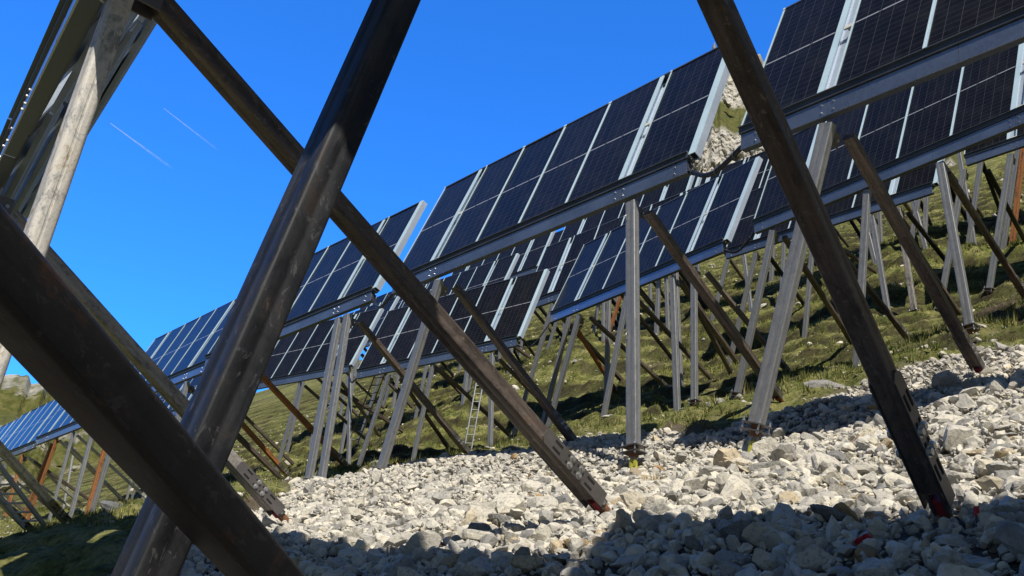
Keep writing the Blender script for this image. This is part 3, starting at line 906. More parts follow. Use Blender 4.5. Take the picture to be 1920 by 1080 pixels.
def build_rack(key):
    ox, oy, oz, yaw, roll = RACKS[key]
    root = thing('solar_panel_rack', RACK_LABEL[key][0], 'solar rack', (ox, oy, oz), GROUP, None)
    # x axis follows the slope of the beam, y stays horizontal
    a, b = rad(yaw), rad(roll)
    ex = Vector((math.cos(a) * math.cos(b), math.sin(a) * math.cos(b), math.sin(b)))
    ey = Vector((-math.sin(a), math.cos(a), 0)); ez = ex.cross(ey)
    m3 = Matrix((ex, ey, ez)).transposed()
    root.rotation_euler = m3.to_euler()
    bpy.context.view_layer.update()
    ROOT[key] = root
    SL = Matrix.Rotation(-rad(20), 4, 'X')
    near = key in near_rows or key in ('T1d', 'T2d', 'T3a', 'T3b')
    xs = []
    x = 0.0
    for k in range(6):
        if k in (1, 5):
            x += GAP
        xs.append(x)
        put('panel', MESH['panel'], root, Matrix.Translation((x, 0, 0)) @ SL @ Matrix.Rotation(rad(random.uniform(-0.22, 0.22)), 4, 'X') @ Matrix.Rotation(rad(random.uniform(-0.18, 0.18)), 4, 'Z'))
        x += PANEL_W
    put('beam', MESH['beam'], root, Matrix.Identity(4))
    put('lower_rail', MESH['rail'], root, Matrix.Identity(4))
    put('upper_rail', MESH['top'], root, SL)
    put('purlin', MESH['purlin'], root, SL)
    for xr in (PANEL_W, 5 * PANEL_W + GAP):
        rf = put('rafter', MESH['rafter'], root, Matrix.Translation((xr, 0, 0)) @ SL)
        for z in (0.03, PANEL_H / 2):
            put('clip', MESH['clip'], rf, Matrix.Translation((0, 0, z)))
    put('rafter', MESH['endr'], root, Matrix.Translation((RACK_L, 0, 0)) @ SL)
    for k in (2, 3, 4):
        put('clamp_strip', MESH['strip'], root, Matrix.Translation((xs[k], 0, 0)) @ SL)
    for xe in (0.0, xs[1], xs[5]):
        put('clamp_strip', MESH['edge'], root, Matrix.Translation((xe + 0.004, 0, 0)) @ SL)
    return root


def add_post(key, top, foot, lo, w, d, mat, tape=False, loop=False, detailed=True, r=None):
    root = ROOT[key]
    top = Vector(top); foot = Vector(foot)
    dv = (foot - top).normalized()
    # slide the foot along the post until it stands 'lo' above the ground
    for _ in range(30):
        e = foot.z - lo - gz(foot.x, foot.y)
        foot = foot - dv * (e * 0.7 / min(-0.3, dv.z))
    inv = root.matrix_world.inverted()
    T = inv @ top; Fp = inv @ foot
    hint = inv.to_3x3() @ Vector((1, 0, 0))
    end = Fp if detailed else Fp + (Fp - T).normalized() * (lo + 0.25)
    p = member('post', end, T, w, d, mat, root, hint, r, groove=True)
    if detailed:
        a, b, ww = axes_for(Fp, T, hint)
        Fm = Matrix.Identity(4)
        for i, v in enumerate((a, b, ww)):
            Fm[0][i], Fm[1][i], Fm[2][i] = v
        Fm.translation = Fp
        mb = MB()
        mb.box((-w * 0.78, -d * 1.05, -0.016), (w * 0.78, d * 1.05, -0.0005), 0, Fm)
        mb.box((-w * 0.78, -d * 1.05, -0.095), (w * 0.78, d * 1.05, -0.081), 0, Fm)
        for sx in (-1, 1):
            for sy in (-1, 1):
                q = Vector((sx * w * 0.62, sy * d * 0.85, 0))
                mb.cyl(Fm @ (q + Vector((0, 0, -0.13))), Fm @ (q + Vector((0, 0, 0.05))), 0.010, None, 8, 1)
                for z in (0.0, -0.115):
                    mb.cyl(Fm @ (q + Vector((0, 0, z))), Fm @ (q + Vector((0, 0, z + 0.016))), 0.019, None, 6, 1)
        mb.build('base_plate', [M['plate'], M['bolt']], p, 35)
        down = inv.to_3x3() @ Vector((dv.x * 0.6, dv.y * 0.6, -1)).normalized()
        q0 = Fm @ Vector((0, 0, -0.02)); q1 = q0 + down * (lo + 0.5)
        mb = MB(); mb.cyl(q0, q0 + down * 0.13, 0.062, None, 14, 1); mb.cyl(q0 + down * 0.13, q1, 0.048, None, 14, 0)
        mb.build('anchor_pipe', [M['brace_grey'], M['rustpipe']], p, 40)
        if tape:
            mb = MB(); c = q0 + down * (lo * 0.5 + 0.0); mb.cyl(c, c + down * 0.15, 0.058, 0.060, 14, 0)
            tail = c + down * 0.02
            mb.box((0.05, -0.058, -0.10), (0.10, -0.0555, -0.02), 0, Matrix.Translation(c))
            mb.build('yellow_tape', M['yellow'], p, 40)
        # welded bracket where the brace pins on
        mb = MB(); t0 = T - ww * 0.16
        Fm.translation = t0
        mb.box((w * 0.5 - 0.02, d * 0.5 + 0.0005, -0.09), (w * 0.5 - 0.008, d * 0.5 + 0.13, 0.09), 0, Fm)
        mb.box((-w * 0.5 + 0.008, d * 0.5 + 0.0005, -0.09), (-w * 0.5 + 0.02, d * 0.5 + 0.13, 0.09), 0, Fm)
        mb.cyl(Fm @ Vector((-w * 0.5 - 0.01, d * 0.5 + 0.085, 0)), Fm @ Vector((w * 0.5 + 0.01, d * 0.5 + 0.085, 0)), 0.018, None, 10, 1)
        mb.build('brace_bracket', [M['plate'], M['bolt']], p, 35)
        Fm.translation = T
        mb = MB(); mb.box((-w * 0.75, -d * 0.62, -0.22), (-w * 0.5 - 0.0005, d * 0.62, 0.02), 0, Fm) if False else None
    if loop:
        # two small lifting eyes welded to the side of the post
        a, b, ww = axes_for(Fp, T, hint)
        for f in (0.42, 0.93):
            c = Fp + (T - Fp) * f - b * (d * 0.5 + 0.012) - a * (w * 0.25)
            pts = [c + (ww * 0.045 * math.sin(t) - b * 0.028 * math.cos(t)) for t in np.linspace(0, 2 * math.pi, 17)]
            mb = MB(); mb.tube_path(pts, 0.007, 6); mb.build('lifting_eye', M['bolt'], p, 60)
    return p


def add_brace(key, top, foot, w, d, mat, plate=0, red=False, ground=True, lift=0.05):
    root = ROOT[key]
    top = Vector(top); foot = Vector(foot)
    if ground:
        foot.z = gz(foot.x, foot.y) + lift
    inv = root.matrix_world.inverted()
    T = inv @ top; Fp = inv @ foot
    hint = inv.to_3x3() @ Vector((1, 0, 0))
    a, b, ww = axes_for(T, Fp, hint)          # ww runs from top to foot
    if b.z < 0:
        pass
    L = (Fp - T).length
    tail = 0.16 if plate else 0.0
    p = member('brace', T, T + ww * (L - tail), w, d, mat, root, hint, groove=True)
    if plate:
        up = b if (root.matrix_world.to_3x3() @ b).z > 0 else -b
        rows = [(-0.24, 0.14, 's'), (0.24, 0.14, 's'), (-0.24, 0.27, 'b'), (0.24, 0.27, 'b'), (-0.24, 0.37, 'b'), (0.24, 0.37, 'b'), (-0.24, 0.49, 's'), (0.24, 0.49, 's')]
        s0 = L - 0.74
        sx = a if a.x > 0 else -a
        cr = ww.cross(sx)
        slot_plate('foot_plate', d * 1.0, 0.66, p, cr, sx, T + ww * s0, ww, w * 0.5 + 0.001, rows)
        slot_plate('foot_plate', d * 1.0, 0.66, p, -cr, -sx, T + ww * s0, ww, w * 0.5 + 0.001, rows)
        # side cheek plates and the pinned clevis on the ground anchor
        Fm = Matrix.Identity(4)
        for i, v in enumerate((a, b, ww)):
            Fm[0][i], Fm[1][i], Fm[2][i] = v
        Fm.translation = T + ww * (L - 0.16)
        mb = MB()
        for sx in (-1, 1):
            x0 = sx * w * 0.30
            mb.box((x0 - 0.006, -d * 0.34, -0.04), (x0 + 0.006, d * 0.34, 0.13), 0, Fm)
        mb.cyl(Fm @ Vector((-w * 0.45, 0, 0.09)), Fm @ Vector((w * 0.45, 0, 0.09)), 0.022, None, 12, 1)
        mb.build('clevis', [M['plate'], M['bolt']], p, 35)
        mb = MB()
        pr = min(0.048, w * 0.36)
        mb.cyl(Fm @ Vector((0, 0, 0.055)), Fm @ Vector((0, 0, 0.125)), pr, None, 14, 1)
        mb.cyl(Fm @ Vector((0, 0, 0.125)), Fm @ Vector((0, 0, 0.6)), pr * 0.85, None, 14, 0)
        mb.build('anchor_pipe', [M['rustpipe'], M['redband'] if red else M['rustpipe']], p, 40)
    return p


for key in RACKS:
    build_rack(key)

posts_by = {}
NEARP = 0
for (key, T, F, lo) in POSTS:
    posts_by.setdefault(key, 0); posts_by[key] += 1
    row = key[1]
    mat = M['post']
    tape = lo > 0.14
    if key == 'T1e' and posts_by[key] == 2:
        mat = M['rust']
    if key == 'T1f':
        mat = M['rust']
    if key in ('T4e',) and posts_by[key] == 3:
        mat = M['rust']
    if key == 'T4a' and posts_by[key] == 2:
        mat = M['rust']
    if key == 'T3c' and posts_by[key] == 3:
        mat = M['brace_grey']
    pw = 0.175 if row == '1' else 0.15
    add_post(key, T, F, lo, pw, pw * 0.66, mat, tape=tape, loop=(key in ('T1b', 'T1c')), detailed=(row in '12' or key in ('T3c', 'T3e', 'T3a')))
braces_by = {}
for (key, T, F) in BRACES:
    braces_by.setdefault(key, 0); braces_by[key] += 1
    mat = M['brace']
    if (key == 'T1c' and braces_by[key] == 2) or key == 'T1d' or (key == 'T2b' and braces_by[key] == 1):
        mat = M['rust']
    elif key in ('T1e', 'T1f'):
        mat = M['brace_painted_sun']
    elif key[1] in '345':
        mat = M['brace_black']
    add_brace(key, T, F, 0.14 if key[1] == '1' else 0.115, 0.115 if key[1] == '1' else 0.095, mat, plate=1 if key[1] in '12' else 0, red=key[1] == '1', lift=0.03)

# racks whose legs are mostly hidden still stand on two posts and two braces
for key in RACKS:
    if key[:2] == 'T0':
        continue
    root = ROOT[key]
    for i, u in enumerate((1.25, 6.02)):
        if posts_by.get(key, 0) < 2 and not (posts_by.get(key, 0) == 1 and i == 0):
            T = root.matrix_world @ Vector((u, 0.07, -0.41))
            F = Vector((T.x - 0.3 * (i == 0), T.y, gz(T.x, T.y) + 0.1))
            add_post(key, T, F, 0.08, 0.18, 0.12, M['post'], detailed=key[1] in '12')
        if braces_by.get(key, 0) < 2 and not (braces_by.get(key, 0) == 1 and i == 0):
            T = root.matrix_world @ Vector((u + 0.15, 0.16, -0.6))
            add_brace(key, T, (T.x, T.y + 3.45, 0), 0.145, 0.12, M['brace'] if key[1] != '4' else M['brace_black'])

for key, u, lean in (('T1e', 2.4, -0.7), ('T1e', 4.2, 0.2), ('T1f', 1.5, -0.4), ('T1f', 3.3, -0.2), ('T1g', 3.6, -0.3), ('T2f', 3.6, 0.4), ('T2e', 3.5, -0.4), ('T2f', 5.0, -0.5),
                     ('T2c', 3.7, -0.35), ('T2d', 4.4, -0.5), ('T3b', 3.4, -0.5), ('T4d', 3.6, -0.3), ('T3f', 3.5, -0.4),
                     ('T2a', 2.9, -0.4), ('T2b', 3.6, -0.6), ('T3a', 3.8, 0.2), ('T3c', 3.4, -0.4), ('T3e', 3.2, -0.5), ('T4a', 3.3, 0.3), ('T4b', 3.0, -0.5), ('T4c', 3.8, -0.3), ('T4c', 5.4, 0.3), ('T4e', 2.6, -0.4), ('T4e', 3.6, 0.2), ('T5a', 3.0, -0.3), ('T5b', 3.0, 0.3), ('T5d', 2.5, -0.3), ('T5d', 5.5, 0.2)):
    T = ROOT[key].matrix_world @ Vector((u, 0.07, -0.36))
    add_post(key, T, (T.x + lean, T.y, gz(T.x + lean, T.y) + 0.1), 0.08, 0.14, 0.095, M['rust'] if (key, u) in (('T1f', 1.5), ('T1e', 2.4)) else M['post'], detailed=False)
    T = ROOT[key].matrix_world @ Vector((u + 0.2, 0.16, -0.5))
    add_brace(key, T, (T.x, T.y + 3.45, 0), 0.11, 0.09, M['brace_painted_sun'] if key[1] == '1' else M['brace'])

# ------------------------------------------------------------------ the nearest row, standing over the camera
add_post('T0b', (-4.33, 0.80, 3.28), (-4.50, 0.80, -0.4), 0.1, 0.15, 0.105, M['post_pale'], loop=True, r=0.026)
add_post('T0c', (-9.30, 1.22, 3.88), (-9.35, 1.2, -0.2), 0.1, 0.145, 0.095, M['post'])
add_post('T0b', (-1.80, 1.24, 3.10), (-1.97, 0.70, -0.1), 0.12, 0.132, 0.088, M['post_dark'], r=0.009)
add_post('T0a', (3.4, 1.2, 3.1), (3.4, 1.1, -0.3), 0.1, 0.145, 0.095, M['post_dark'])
add_post('T0c', (-13.6, 1.66, 4.0), (-13.8, 0.9, -0.3), 0.1, 0.145, 0.095, M['post'])
add_brace('T0b', (-4.368, 0.952, 3.146), (-4.368, 4.588, 1.11), 0.122, 0.11, M['brace'], 1, True, lift=0.10)
add_brace('T0c', (-8.85, 1.347, 3.488), (-8.85, 4.60, 1.41), 0.15, 0.12, M['brace_grey'], 1, True, ground=False)
add_brace('T0b', (-1.577, 1.28, 3.05), (-1.81, 3.997, 0.84), 0.094, 0.085, M['brace'], 1, True, lift=0.04)
add_brace('T0a', (3.55, 1.28, 3.05), (3.55, 4.4, 1.0), 0.15, 0.12, M['brace'], 1, True)
add_brace('T0c', (-13.01, 1.1, 3.3), (-15.64, 4.6, 1.69), 0.13, 0.11, M['brace_painted_sun'], 1, ground=False)
add_brace('T0c', (-15.25, 1.1, 3.3), (-17.65, 4.6, 1.70), 0.13, 0.11, M['brace_painted_sun'], 1, ground=False)

NB0 = Vector((-2.69, 1.86, -0.07)) * 0.86; NB1 = Vector((-0.16, -1.82, 1.29)) * 0.86
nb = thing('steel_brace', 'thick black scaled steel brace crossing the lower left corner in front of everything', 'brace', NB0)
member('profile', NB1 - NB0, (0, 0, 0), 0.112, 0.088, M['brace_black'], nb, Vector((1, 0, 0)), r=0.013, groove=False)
_mb = MB(); _w = (NB0 - NB1).normalized(); _mb.cyl(-_w * 0.02, _w * 0.5, 0.04, None, 14, 0); _mb.build('anchor_pipe', M['rustpipe'], nb, 40)

# ------------------------------------------------------------------ cables hanging between neighbouring racks
def conduit(ka, kb, label, sag, r=0.028, za=-0.26, zb=-0.22):
    a = ROOT[ka].matrix_world @ Vector((RACK_L - 0.06, 0.05, za)); b = ROOT[kb].matrix_world @ Vector((0.05, 0.05, zb))
    o = thing('cable_conduit', label, 'cable', a, 'cables slung between racks')
    pts = []; rr = []
    for i in range(41):
        t = i / 40
        p = a.lerp(b, t) - Vector((0, 0, sag * 4 * t * (1 - t) * (1 + 0.25 * math.sin(5 * t)))) - a
        pts.append(p); rr.append(r * (1 + 0.05 * (i % 2)))
    mb = MB(); mb.tube_path(pts, rr, 10); mb.build('sheath', M['rubber'], o, 60)
    mb = MB()
    for t in (0.12, 0.5, 0.8):
        k = int(t * 40); d = (pts[k + 1] - pts[k]).normalized(); mb.cyl(pts[k] - d * 0.012, pts[k] + d * 0.012, r * 1.28, None, 12)
    mb.build('cable_tie', M['rail'], o, 40)
    mb = MB(); q = pts[0]
    mb.box((q.x - 0.07, q.y - 0.04, q.z - 0.05), (q.x + 0.03, q.y + 0.06, q.z + 0.09)); mb.box((q.x - 0.02, q.y - 0.05, q.z - 0.08), (q.x + 0.012, q.y + 0.03, q.z - 0.051))
    mb.build('end_connector', M['rail'], o)


conduit('T1b', 'T1a', 'thick black conduit sagging in front of the pale cliff, right of the bright end strip', 0.20, 0.035)
conduit('T1c', 'T1b', 'short black conduit sagging behind the brown brace, between the two sky-line racks', 0.24, 0.032)
conduit('T2b', 'T2a', 'black conduit between the navy second-row rack and the long blue beam', 0.22, 0.03)
conduit('T2c', 'T2b', 'thin black cable hanging low over the grass right of the dark second-row rack', 0.35, 0.02)
conduit('T2d', 'T2c', 'black conduit sagging below the bright end strip beside the ladder', 0.30, 0.028)
conduit('T1d', 'T1c', 'small black conduit half hidden by the thick dark post at left', 0.2, 0.03)

# ------------------------------------------------------------------ ladders
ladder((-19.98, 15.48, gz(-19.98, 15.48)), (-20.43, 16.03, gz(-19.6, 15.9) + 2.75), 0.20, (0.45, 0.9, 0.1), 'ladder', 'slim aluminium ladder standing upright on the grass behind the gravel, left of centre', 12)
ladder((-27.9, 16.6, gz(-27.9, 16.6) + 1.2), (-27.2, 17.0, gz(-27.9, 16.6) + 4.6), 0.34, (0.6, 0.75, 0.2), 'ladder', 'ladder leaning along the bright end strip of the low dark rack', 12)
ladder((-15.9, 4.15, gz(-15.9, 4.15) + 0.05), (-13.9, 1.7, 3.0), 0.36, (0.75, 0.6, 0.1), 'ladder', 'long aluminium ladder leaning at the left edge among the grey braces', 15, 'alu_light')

# ------------------------------------------------------------------ camera
R3 = Matrix(((0.66495645, 0.23498461, 0.70895357), (0.74004028, -0.33547985, -0.58291822), (0.10086282, 0.91226943, -0.39697756)))
cam_d = bpy.data.cameras.new('camera'); cam = bpy.data.objects.new('camera', cam_d); COL.objects.link(cam)
cam.matrix_world = R3.to_4x4()
cam_d.sensor_width = 36; cam_d.lens = 1750 / 1920 * 36
cam_d.clip_start = 0.05; cam_d.clip_end = 40000
SC.camera = cam
RIGHT = np.array([0.66495645, 0.74004028, 0.10086282]); DOWN = np.array([-0.23498461, 0.33547985, -0.91226943]); FWD = np.array([-0.70895357, 0.58291822, 0.39697756])


def project(P):
    P = np.asarray(P, float)
    d = P @ FWD
    return 960 + 1750 * (P @ RIGHT) / d, 540 + 1750 * (P @ DOWN) / d, d


# ------------------------------------------------------------------ ground sheet
def axis(lo, hi, a, b, step, grow=1.16):
    mid = list(np.arange(a, b + 1e-6, step)); out = list(mid)
    s = step; x = a
    left = []
    while x > lo:
        s *= grow; x -= s; left.append(x)
    s = step; x = b; right = []
    while x < hi:
        s *= grow; x += s; right.append(x)
    return np.array(left[::-1] + mid + right)


gx = axis(-420, 160, -46, 4, 0.12); gy = axis(-220, 150, 0.5, 42, 0.085)
GX, GY = np.meshgrid(gx, gy)
gr = in_gravel(GX, GY)
GZ = base_z(GX, GY) + detail_z(GX, GY, gr)
nx, ny = len(gx), len(gy)
co = np.stack([GX, GY, GZ], -1).reshape(-1, 3)
idx = np.arange(nx * ny).reshape(ny, nx)
quads = np.stack([idx[:-1, :-1], idx[:-1, 1:], idx[1:, 1:], idx[1:, :-1]], -1).reshape(-1, 4)


def np_mesh(name, co, faces, mats, attrs=(), smooth=True, parent=None):
    me = bpy.data.meshes.new(name)
    k = faces.shape[1]
    me.vertices.add(len(co)); me.vertices.foreach_set('co', np.ascontiguousarray(co, np.float32).ravel())
    me.loops.add(faces.size); me.loops.foreach_set('vertex_index', np.ascontiguousarray(faces, np.int32).ravel())
    me.polygons.add(len(faces)); me.polygons.foreach_set('loop_start', np.arange(0, faces.size, k, dtype=np.int32))
    me.polygons.foreach_set('loop_total', np.full(len(faces), k, np.int32))
    me.polygons.foreach_set('use_smooth', np.full(len(faces), smooth, bool))
    for m in mats:
        me.materials.append(m)
    me.update(calc_edges=True)
    for an, dom, arr in attrs:
        at = me.attributes.new(an, 'FLOAT', dom); at.data.foreach_set('value', np.ascontiguousarray(arr, np.float32).ravel())
    o = bpy.data.objects.new(name, me); COL.objects.link(o); o.parent = parent
    return o


# soft edge for the gravel mask, bare earth along its border and on the right
gs = gr.astype(float)
for _ in range(2):
    p = np.pad(gs, 1, mode='edge'); gs = (p[:-2, 1:-1] + p[2:, 1:-1] + p[1:-1, :-2] + p[1:-1, 2:] + p[1:-1, 1:-1]) / 5
wide = gr.astype(float)
for _ in range(14):
    p = np.pad(wide, 1, mode='edge'); wide = (p[:-2, 1:-1] + p[2:, 1:-1] + p[1:-1, :-2] + p[1:-1, 2:] + p[1:-1, 1:-1]) / 5
bare = np.clip(wide * 2.2, 0, 1) * (1 - gs)
bare = np.clip(bare + 0.9 * np.exp(-((GX + 6) / 3.0) ** 2 - ((GY - 18.2) / 2.0) ** 2), 0, 1)
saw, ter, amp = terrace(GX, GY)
riser_shade = np.clip((saw - 0.60) / 0.06, 0, 1) * np.clip((1.02 - saw) / 0.05, 0, 1) * np.clip((amp - 0.28) * 4, 0, 1) * np.clip((GY - 12.5) / 3, 0, 1)
ground = np_mesh('ground', co, quads, [M['ground']], [('gravel', 'POINT', gs), ('bare', 'POINT', bare), ('riser_shade', 'POINT', riser_shade)])
ground['kind'] = 'structure'

# ------------------------------------------------------------------ rocks
def rock_proto(seed, sub):
    """angular limestone block: an icosphere planed off by random cuts"""
    r = np.random.default_rng(seed)
    bm = bmesh.new(); bmesh.ops.create_icosphere(bm, subdivisions=sub, radius=1.0)
    v = np.array([p.co[:] for p in bm.verts]); f = np.array([[q.index for q in fc.verts] for fc in bm.faces]); bm.free()
    v = v / np.linalg.norm(v, axis=1)[:, None]
    nc = r.integers(7, 12)
    d = np.ones(len(v)) * 1.0
    for _ in range(nc):
        n = r.normal(size=3); n /= np.linalg.norm(n); h = r.uniform(0.28, 0.72)
        c = v @ n
        d = np.minimum(d, np.where(c > 0.05, h / np.maximum(c, 0.05), 9))
    v = v * d[:, None]
    sc = np.array([1.0, r.uniform(0.5, 0.95), r.uniform(0.32, 0.85)])
    v = v * sc
    v += 0.02 * r.normal(size=v.shape) * (sub >= 3) * 0.5
    v /= np.abs(v[:, :2]).max()
    return v, f


PROTO_S = [rock_proto(100 + i, 2) for i in range(22)]
PROTO_L = [rock_proto(500 + i, 3) for i in range(26)]


def rotmats(n, rng, tilt):
    az = rng.uniform(0, 2 * np.pi, n); tx = rng.normal(0, tilt, n); ty = rng.normal(0, tilt, n)
    ca, sa = np.cos(az), np.sin(az); cx, sx = np.cos(tx), np.sin(tx); cy, sy = np.cos(ty), np.sin(ty)
    Rz = np.zeros((n, 3, 3)); Rz[:, 0, 0] = ca; Rz[:, 0, 1] = -sa; Rz[:, 1, 0] = sa; Rz[:, 1, 1] = ca; Rz[:, 2, 2] = 1
    Rx = np.zeros((n, 3, 3)); Rx[:, 0, 0] = 1; Rx[:, 1, 1] = cx; Rx[:, 1, 2] = -sx; Rx[:, 2, 1] = sx; Rx[:, 2, 2] = cx
    Ry = np.zeros((n, 3, 3)); Ry[:, 1, 1] = 1; Ry[:, 0, 0] = cy; Ry[:, 0, 2] = sy; Ry[:, 2, 0] = -sy; Ry[:, 2, 2] = cy
    return Rx @ Ry @ Rz


def sample_gravel(n, rng):
    out = np.zeros((0, 2))
    while len(out) < n:
        q = np.stack([rng.uniform(-19, 5.5, n * 2), rng.uniform(1.6, 15, n * 2)], 1)
        z = ground_z(q[:, 0], q[:, 1])
        px, py, d = project(np.c_[q, z])
        keep = in_gravel(q[:, 0], q[:, 1]) & (d > 1.0) & (px > -140) & (px < 2500) & (py < 1260) & (py > 500)
        dens = np.clip(0.50 + 0.5 * (8.0 / np.maximum(d, 2)) , 0.35, 1.0)
        keep &= rng.uniform(size=len(q)) < dens
        out = np.r_[out, q[keep]]
    return out[:n]


n_big, n_small = 3400, 31000
pts = sample_gravel(n_big + n_small, RNG)
size = np.r_[np.clip(RNG.lognormal(math.log(0.074), 0.36, n_big), 0.05, 0.19), np.clip(RNG.lognormal(math.log(0.042), 0.35, n_small), 0.018, 0.08)]
# coarser blocks in the bank to the right of the upright post, finer grit beyond
coarse = np.clip((pts[:, 0] + 9) / 4, 0, 1)
size = size * np.where(pts[:, 1] > 9, 0.95, 1.0)
size[:n_big] *= (0.92 + 0.18 * coarse[:n_big])
z = ground_z(pts[:, 0], pts[:, 1])
zc = z + size * np.where(np.arange(len(size)) < n_big, 0.22, 0.35) + RNG.uniform(-0.01, 0.03, len(size))
tint = np.clip(RNG.beta(2.2, 2.4, len(size)) * 0.92 + (RNG.uniform(size=len(size)) > 0.97) * 0.3, 0, 1)
px, py, dd = project(np.c_[pts, zc])
vis = (px > -20) & (px < 1940) & (py < 1100) & (dd > 1.2)
foot_ok = (np.hypot(pts[:, 0] + 1.75, pts[:, 1] - 3.75) > 0.42) & (np.hypot(pts[:, 0] + 4.25, pts[:, 1] - 4.35) > 0.35)
size = np.where(foot_ok, size, np.minimum(size, 0.06))
size = np.where(dd < 5.6, np.minimum(size, 0.105), np.where(dd < 8, np.minimum(size, 0.15), size))
show = np.where(vis & (np.arange(len(size)) < n_big), size / dd, 0)
order = np.argsort(-show)
solo = order[:290]
rest = np.setdiff1d(np.arange(len(size)), solo)


def scatter_mesh(name, ids, mat):
    cos, fcs, tn = [], [], []
    base = 0
    rng = np.random.default_rng(3)
    big = ids[size[ids] > 0.0]
    pr = rng.integers(0, len(PROTO_S), len(big))
    R = rotmats(len(big), rng, 0.5)
    an = rng.uniform(0.75, 1.15, (len(big), 3))
    for k in range(len(PROTO_S)):
        sel = np.where(pr == k)[0]
        if len(sel) == 0:
            continue
        v, f = PROTO_S[k]
        w = np.einsum('nij,nvj->nvi', R[sel], v[None] * an[sel][:, None, :] * size[big[sel]][:, None, None])
        w += np.c_[pts[big[sel]], zc[big[sel]]][:, None, :]
        cos.append(w.reshape(-1, 3))
        fcs.append((f[None] + (base + np.arange(len(sel)) * len(v))[:, None, None]).reshape(-1, 3)); base += len(sel) * len(v)
        tn.append(np.repeat(tint[big[sel]], len(v)))
    o = np_mesh(name, np.concatenate(cos), np.concatenate(fcs), [mat], [('tint', 'POINT', np.concatenate(tn))], smooth=False)
    return o


gravel = scatter_mesh('gravel', rest, M['stones'])
tag(gravel, 'pale broken limestone gravel spread over the slope below the racks', 'gravel', kind='stuff')

# fines: small chips filling the gaps close to the camera
_rest = (pts, size, zc, tint)
q = sample_gravel(34000, RNG); zq = ground_z(q[:, 0], q[:, 1]); _, _, qd = project(np.c_[q, zq])
q, zq = q[qd < 11], zq[qd < 11]
pts, size = q, np.clip(RNG.lognormal(math.log(0.020), 0.3, len(q)), 0.011, 0.034)
zc, tint = zq + RNG.uniform(0.0, 0.045, len(q)), RNG.beta(2, 2.4, len(q)) * 0.9
_keepP = PROTO_S; PROTO_S = [rock_proto(900 + i, 1) for i in range(12)]
chips = scatter_mesh('stone_chips', np.arange(len(q)), M['stones'])
tag(chips, 'fine stone chips filling the gaps between the rocks', 'stone chips', kind='stuff')
PROTO_S = _keepP; pts, size, zc, tint = _rest

ROCK_ME = []
for v, f in PROTO_L:
    o = np_mesh('rock', v, f, [M['rock']], (), smooth=False); me = o.data; bpy.data.objects.remove(o)
    me.polygons.foreach_set('use_smooth', [True] * len(me.polygons)); me.set_sharp_from_angle(angle=rad(12))
    ROCK_ME.append(me)
rr = np.random.default_rng(77)


def rock(x, y, s, name='rock', label=None, group=None, me=None, lift=0.25, mat=None, sq=(1, 1, 1), rotz=None, tilt=0.35):
    me = me or ROCK_ME[rr.integers(0, len(ROCK_ME))]
    if mat is not None:
        me = me.copy(); me.materials.clear(); me.materials.append(mat)
    o = bpy.data.objects.new(name, me); COL.objects.link(o)
    o.location = (x, y, gz(x, y) + s * lift)
    o.rotation_euler = (rr.normal(0, tilt), rr.normal(0, tilt), rr.uniform(0, 6.28) if rotz is None else rotz)
    o.scale = (s * sq[0], s * sq[1], s * sq[2])
    tag(o, label, 'rock', group)
    return o


for i in solo:
    rock(pts[i, 0], pts[i, 1], size[i] * 1.05, 'rock', 'angular pale limestone rock lying loose among the gravel', 'loose limestone rocks on the gravel slope', sq=tuple(rr.uniform(0.8, 1.15, 3)))

# the blocks one can pick out
rock(-3.62, 4.0, 0.19, 'boulder', 'smooth grey boulder half in sun, low and right of the brown brace foot', me=ROCK_ME[4], lift=0.2, sq=(1.0, 0.8, 0.55))
rock(-5.45, 4.75, 0.11, 'rock', 'round orange-tan stone on the edge of the shadow left of the brown brace foot', mat=M['rock_tan'], me=ROCK_ME[9], lift=0.35)
rock(-7.35, 8.35, 0.2, 'rock', 'flat brown block under the yellow tape of the upright post', mat=M['rock_tan'], me=ROCK_ME[2], sq=(1.2, 0.8, 0.7))
rock(-7.45, 8.75, 0.17, 'rock', 'orange stained rock beside the yellow tape of the upright post', mat=M['rock_orange'], me=ROCK_ME[11], sq=(0.8, 0.8, 1.2), lift=0.4)
rock(-2.42, 4.1, 0.125, 'boulder', 'dark shaded boulder just left of the right-hand brace foot', me=ROCK_ME[6], lift=0.4)
rock(-2.65, 3.75, 0.09, 'rock', 'grey shaded stone below the dark boulder at the right-hand brace foot', me=ROCK_ME[13], lift=0.4)
rock(-4.9, 6.7, 0.24, 'boulder', 'large cream boulder in sun right of the leaning post foot', me=ROCK_ME[7], sq=(1.3, 0.8, 0.7))
rock(-5.35, 7.35, 0.22, 'boulder', 'pale block in sun beside the anchor pipe of the leaning post', me=ROCK_ME[10], sq=(1.3, 0.8, 0.8))
rock(-4.1, 5.75, 0.22, 'boulder', 'wide pale boulder in sunlit gravel left of the right-hand brace', me=ROCK_ME[15], sq=(1.3, 0.9, 0.7))
rock(-6.9, 7.2, 0.2, 'rock', 'split yellowish rock left of the leaning grey post foot', me=ROCK_ME[17], sq=(1.2, 0.8, 0.9))
rock(-17.4, 5.9, 0.36, 'boulder', 'dark grey boulder in the grass at lower left beyond the black brace', mat=M['rock_dark'], me=ROCK_ME[19], sq=(1.2, 0.8, 0.8))
rock(-16.3, 5.75, 0.16, 'rock', 'small pale rock beside the dark boulder in the grass at lower left', me=ROCK_ME[20])
rock(-7.3, 12.6, 0.42, 'boulder', 'flat white slab at the grass edge behind the leaning grey post', me=ROCK_ME[21], sq=(1.3, 0.9, 0.4))

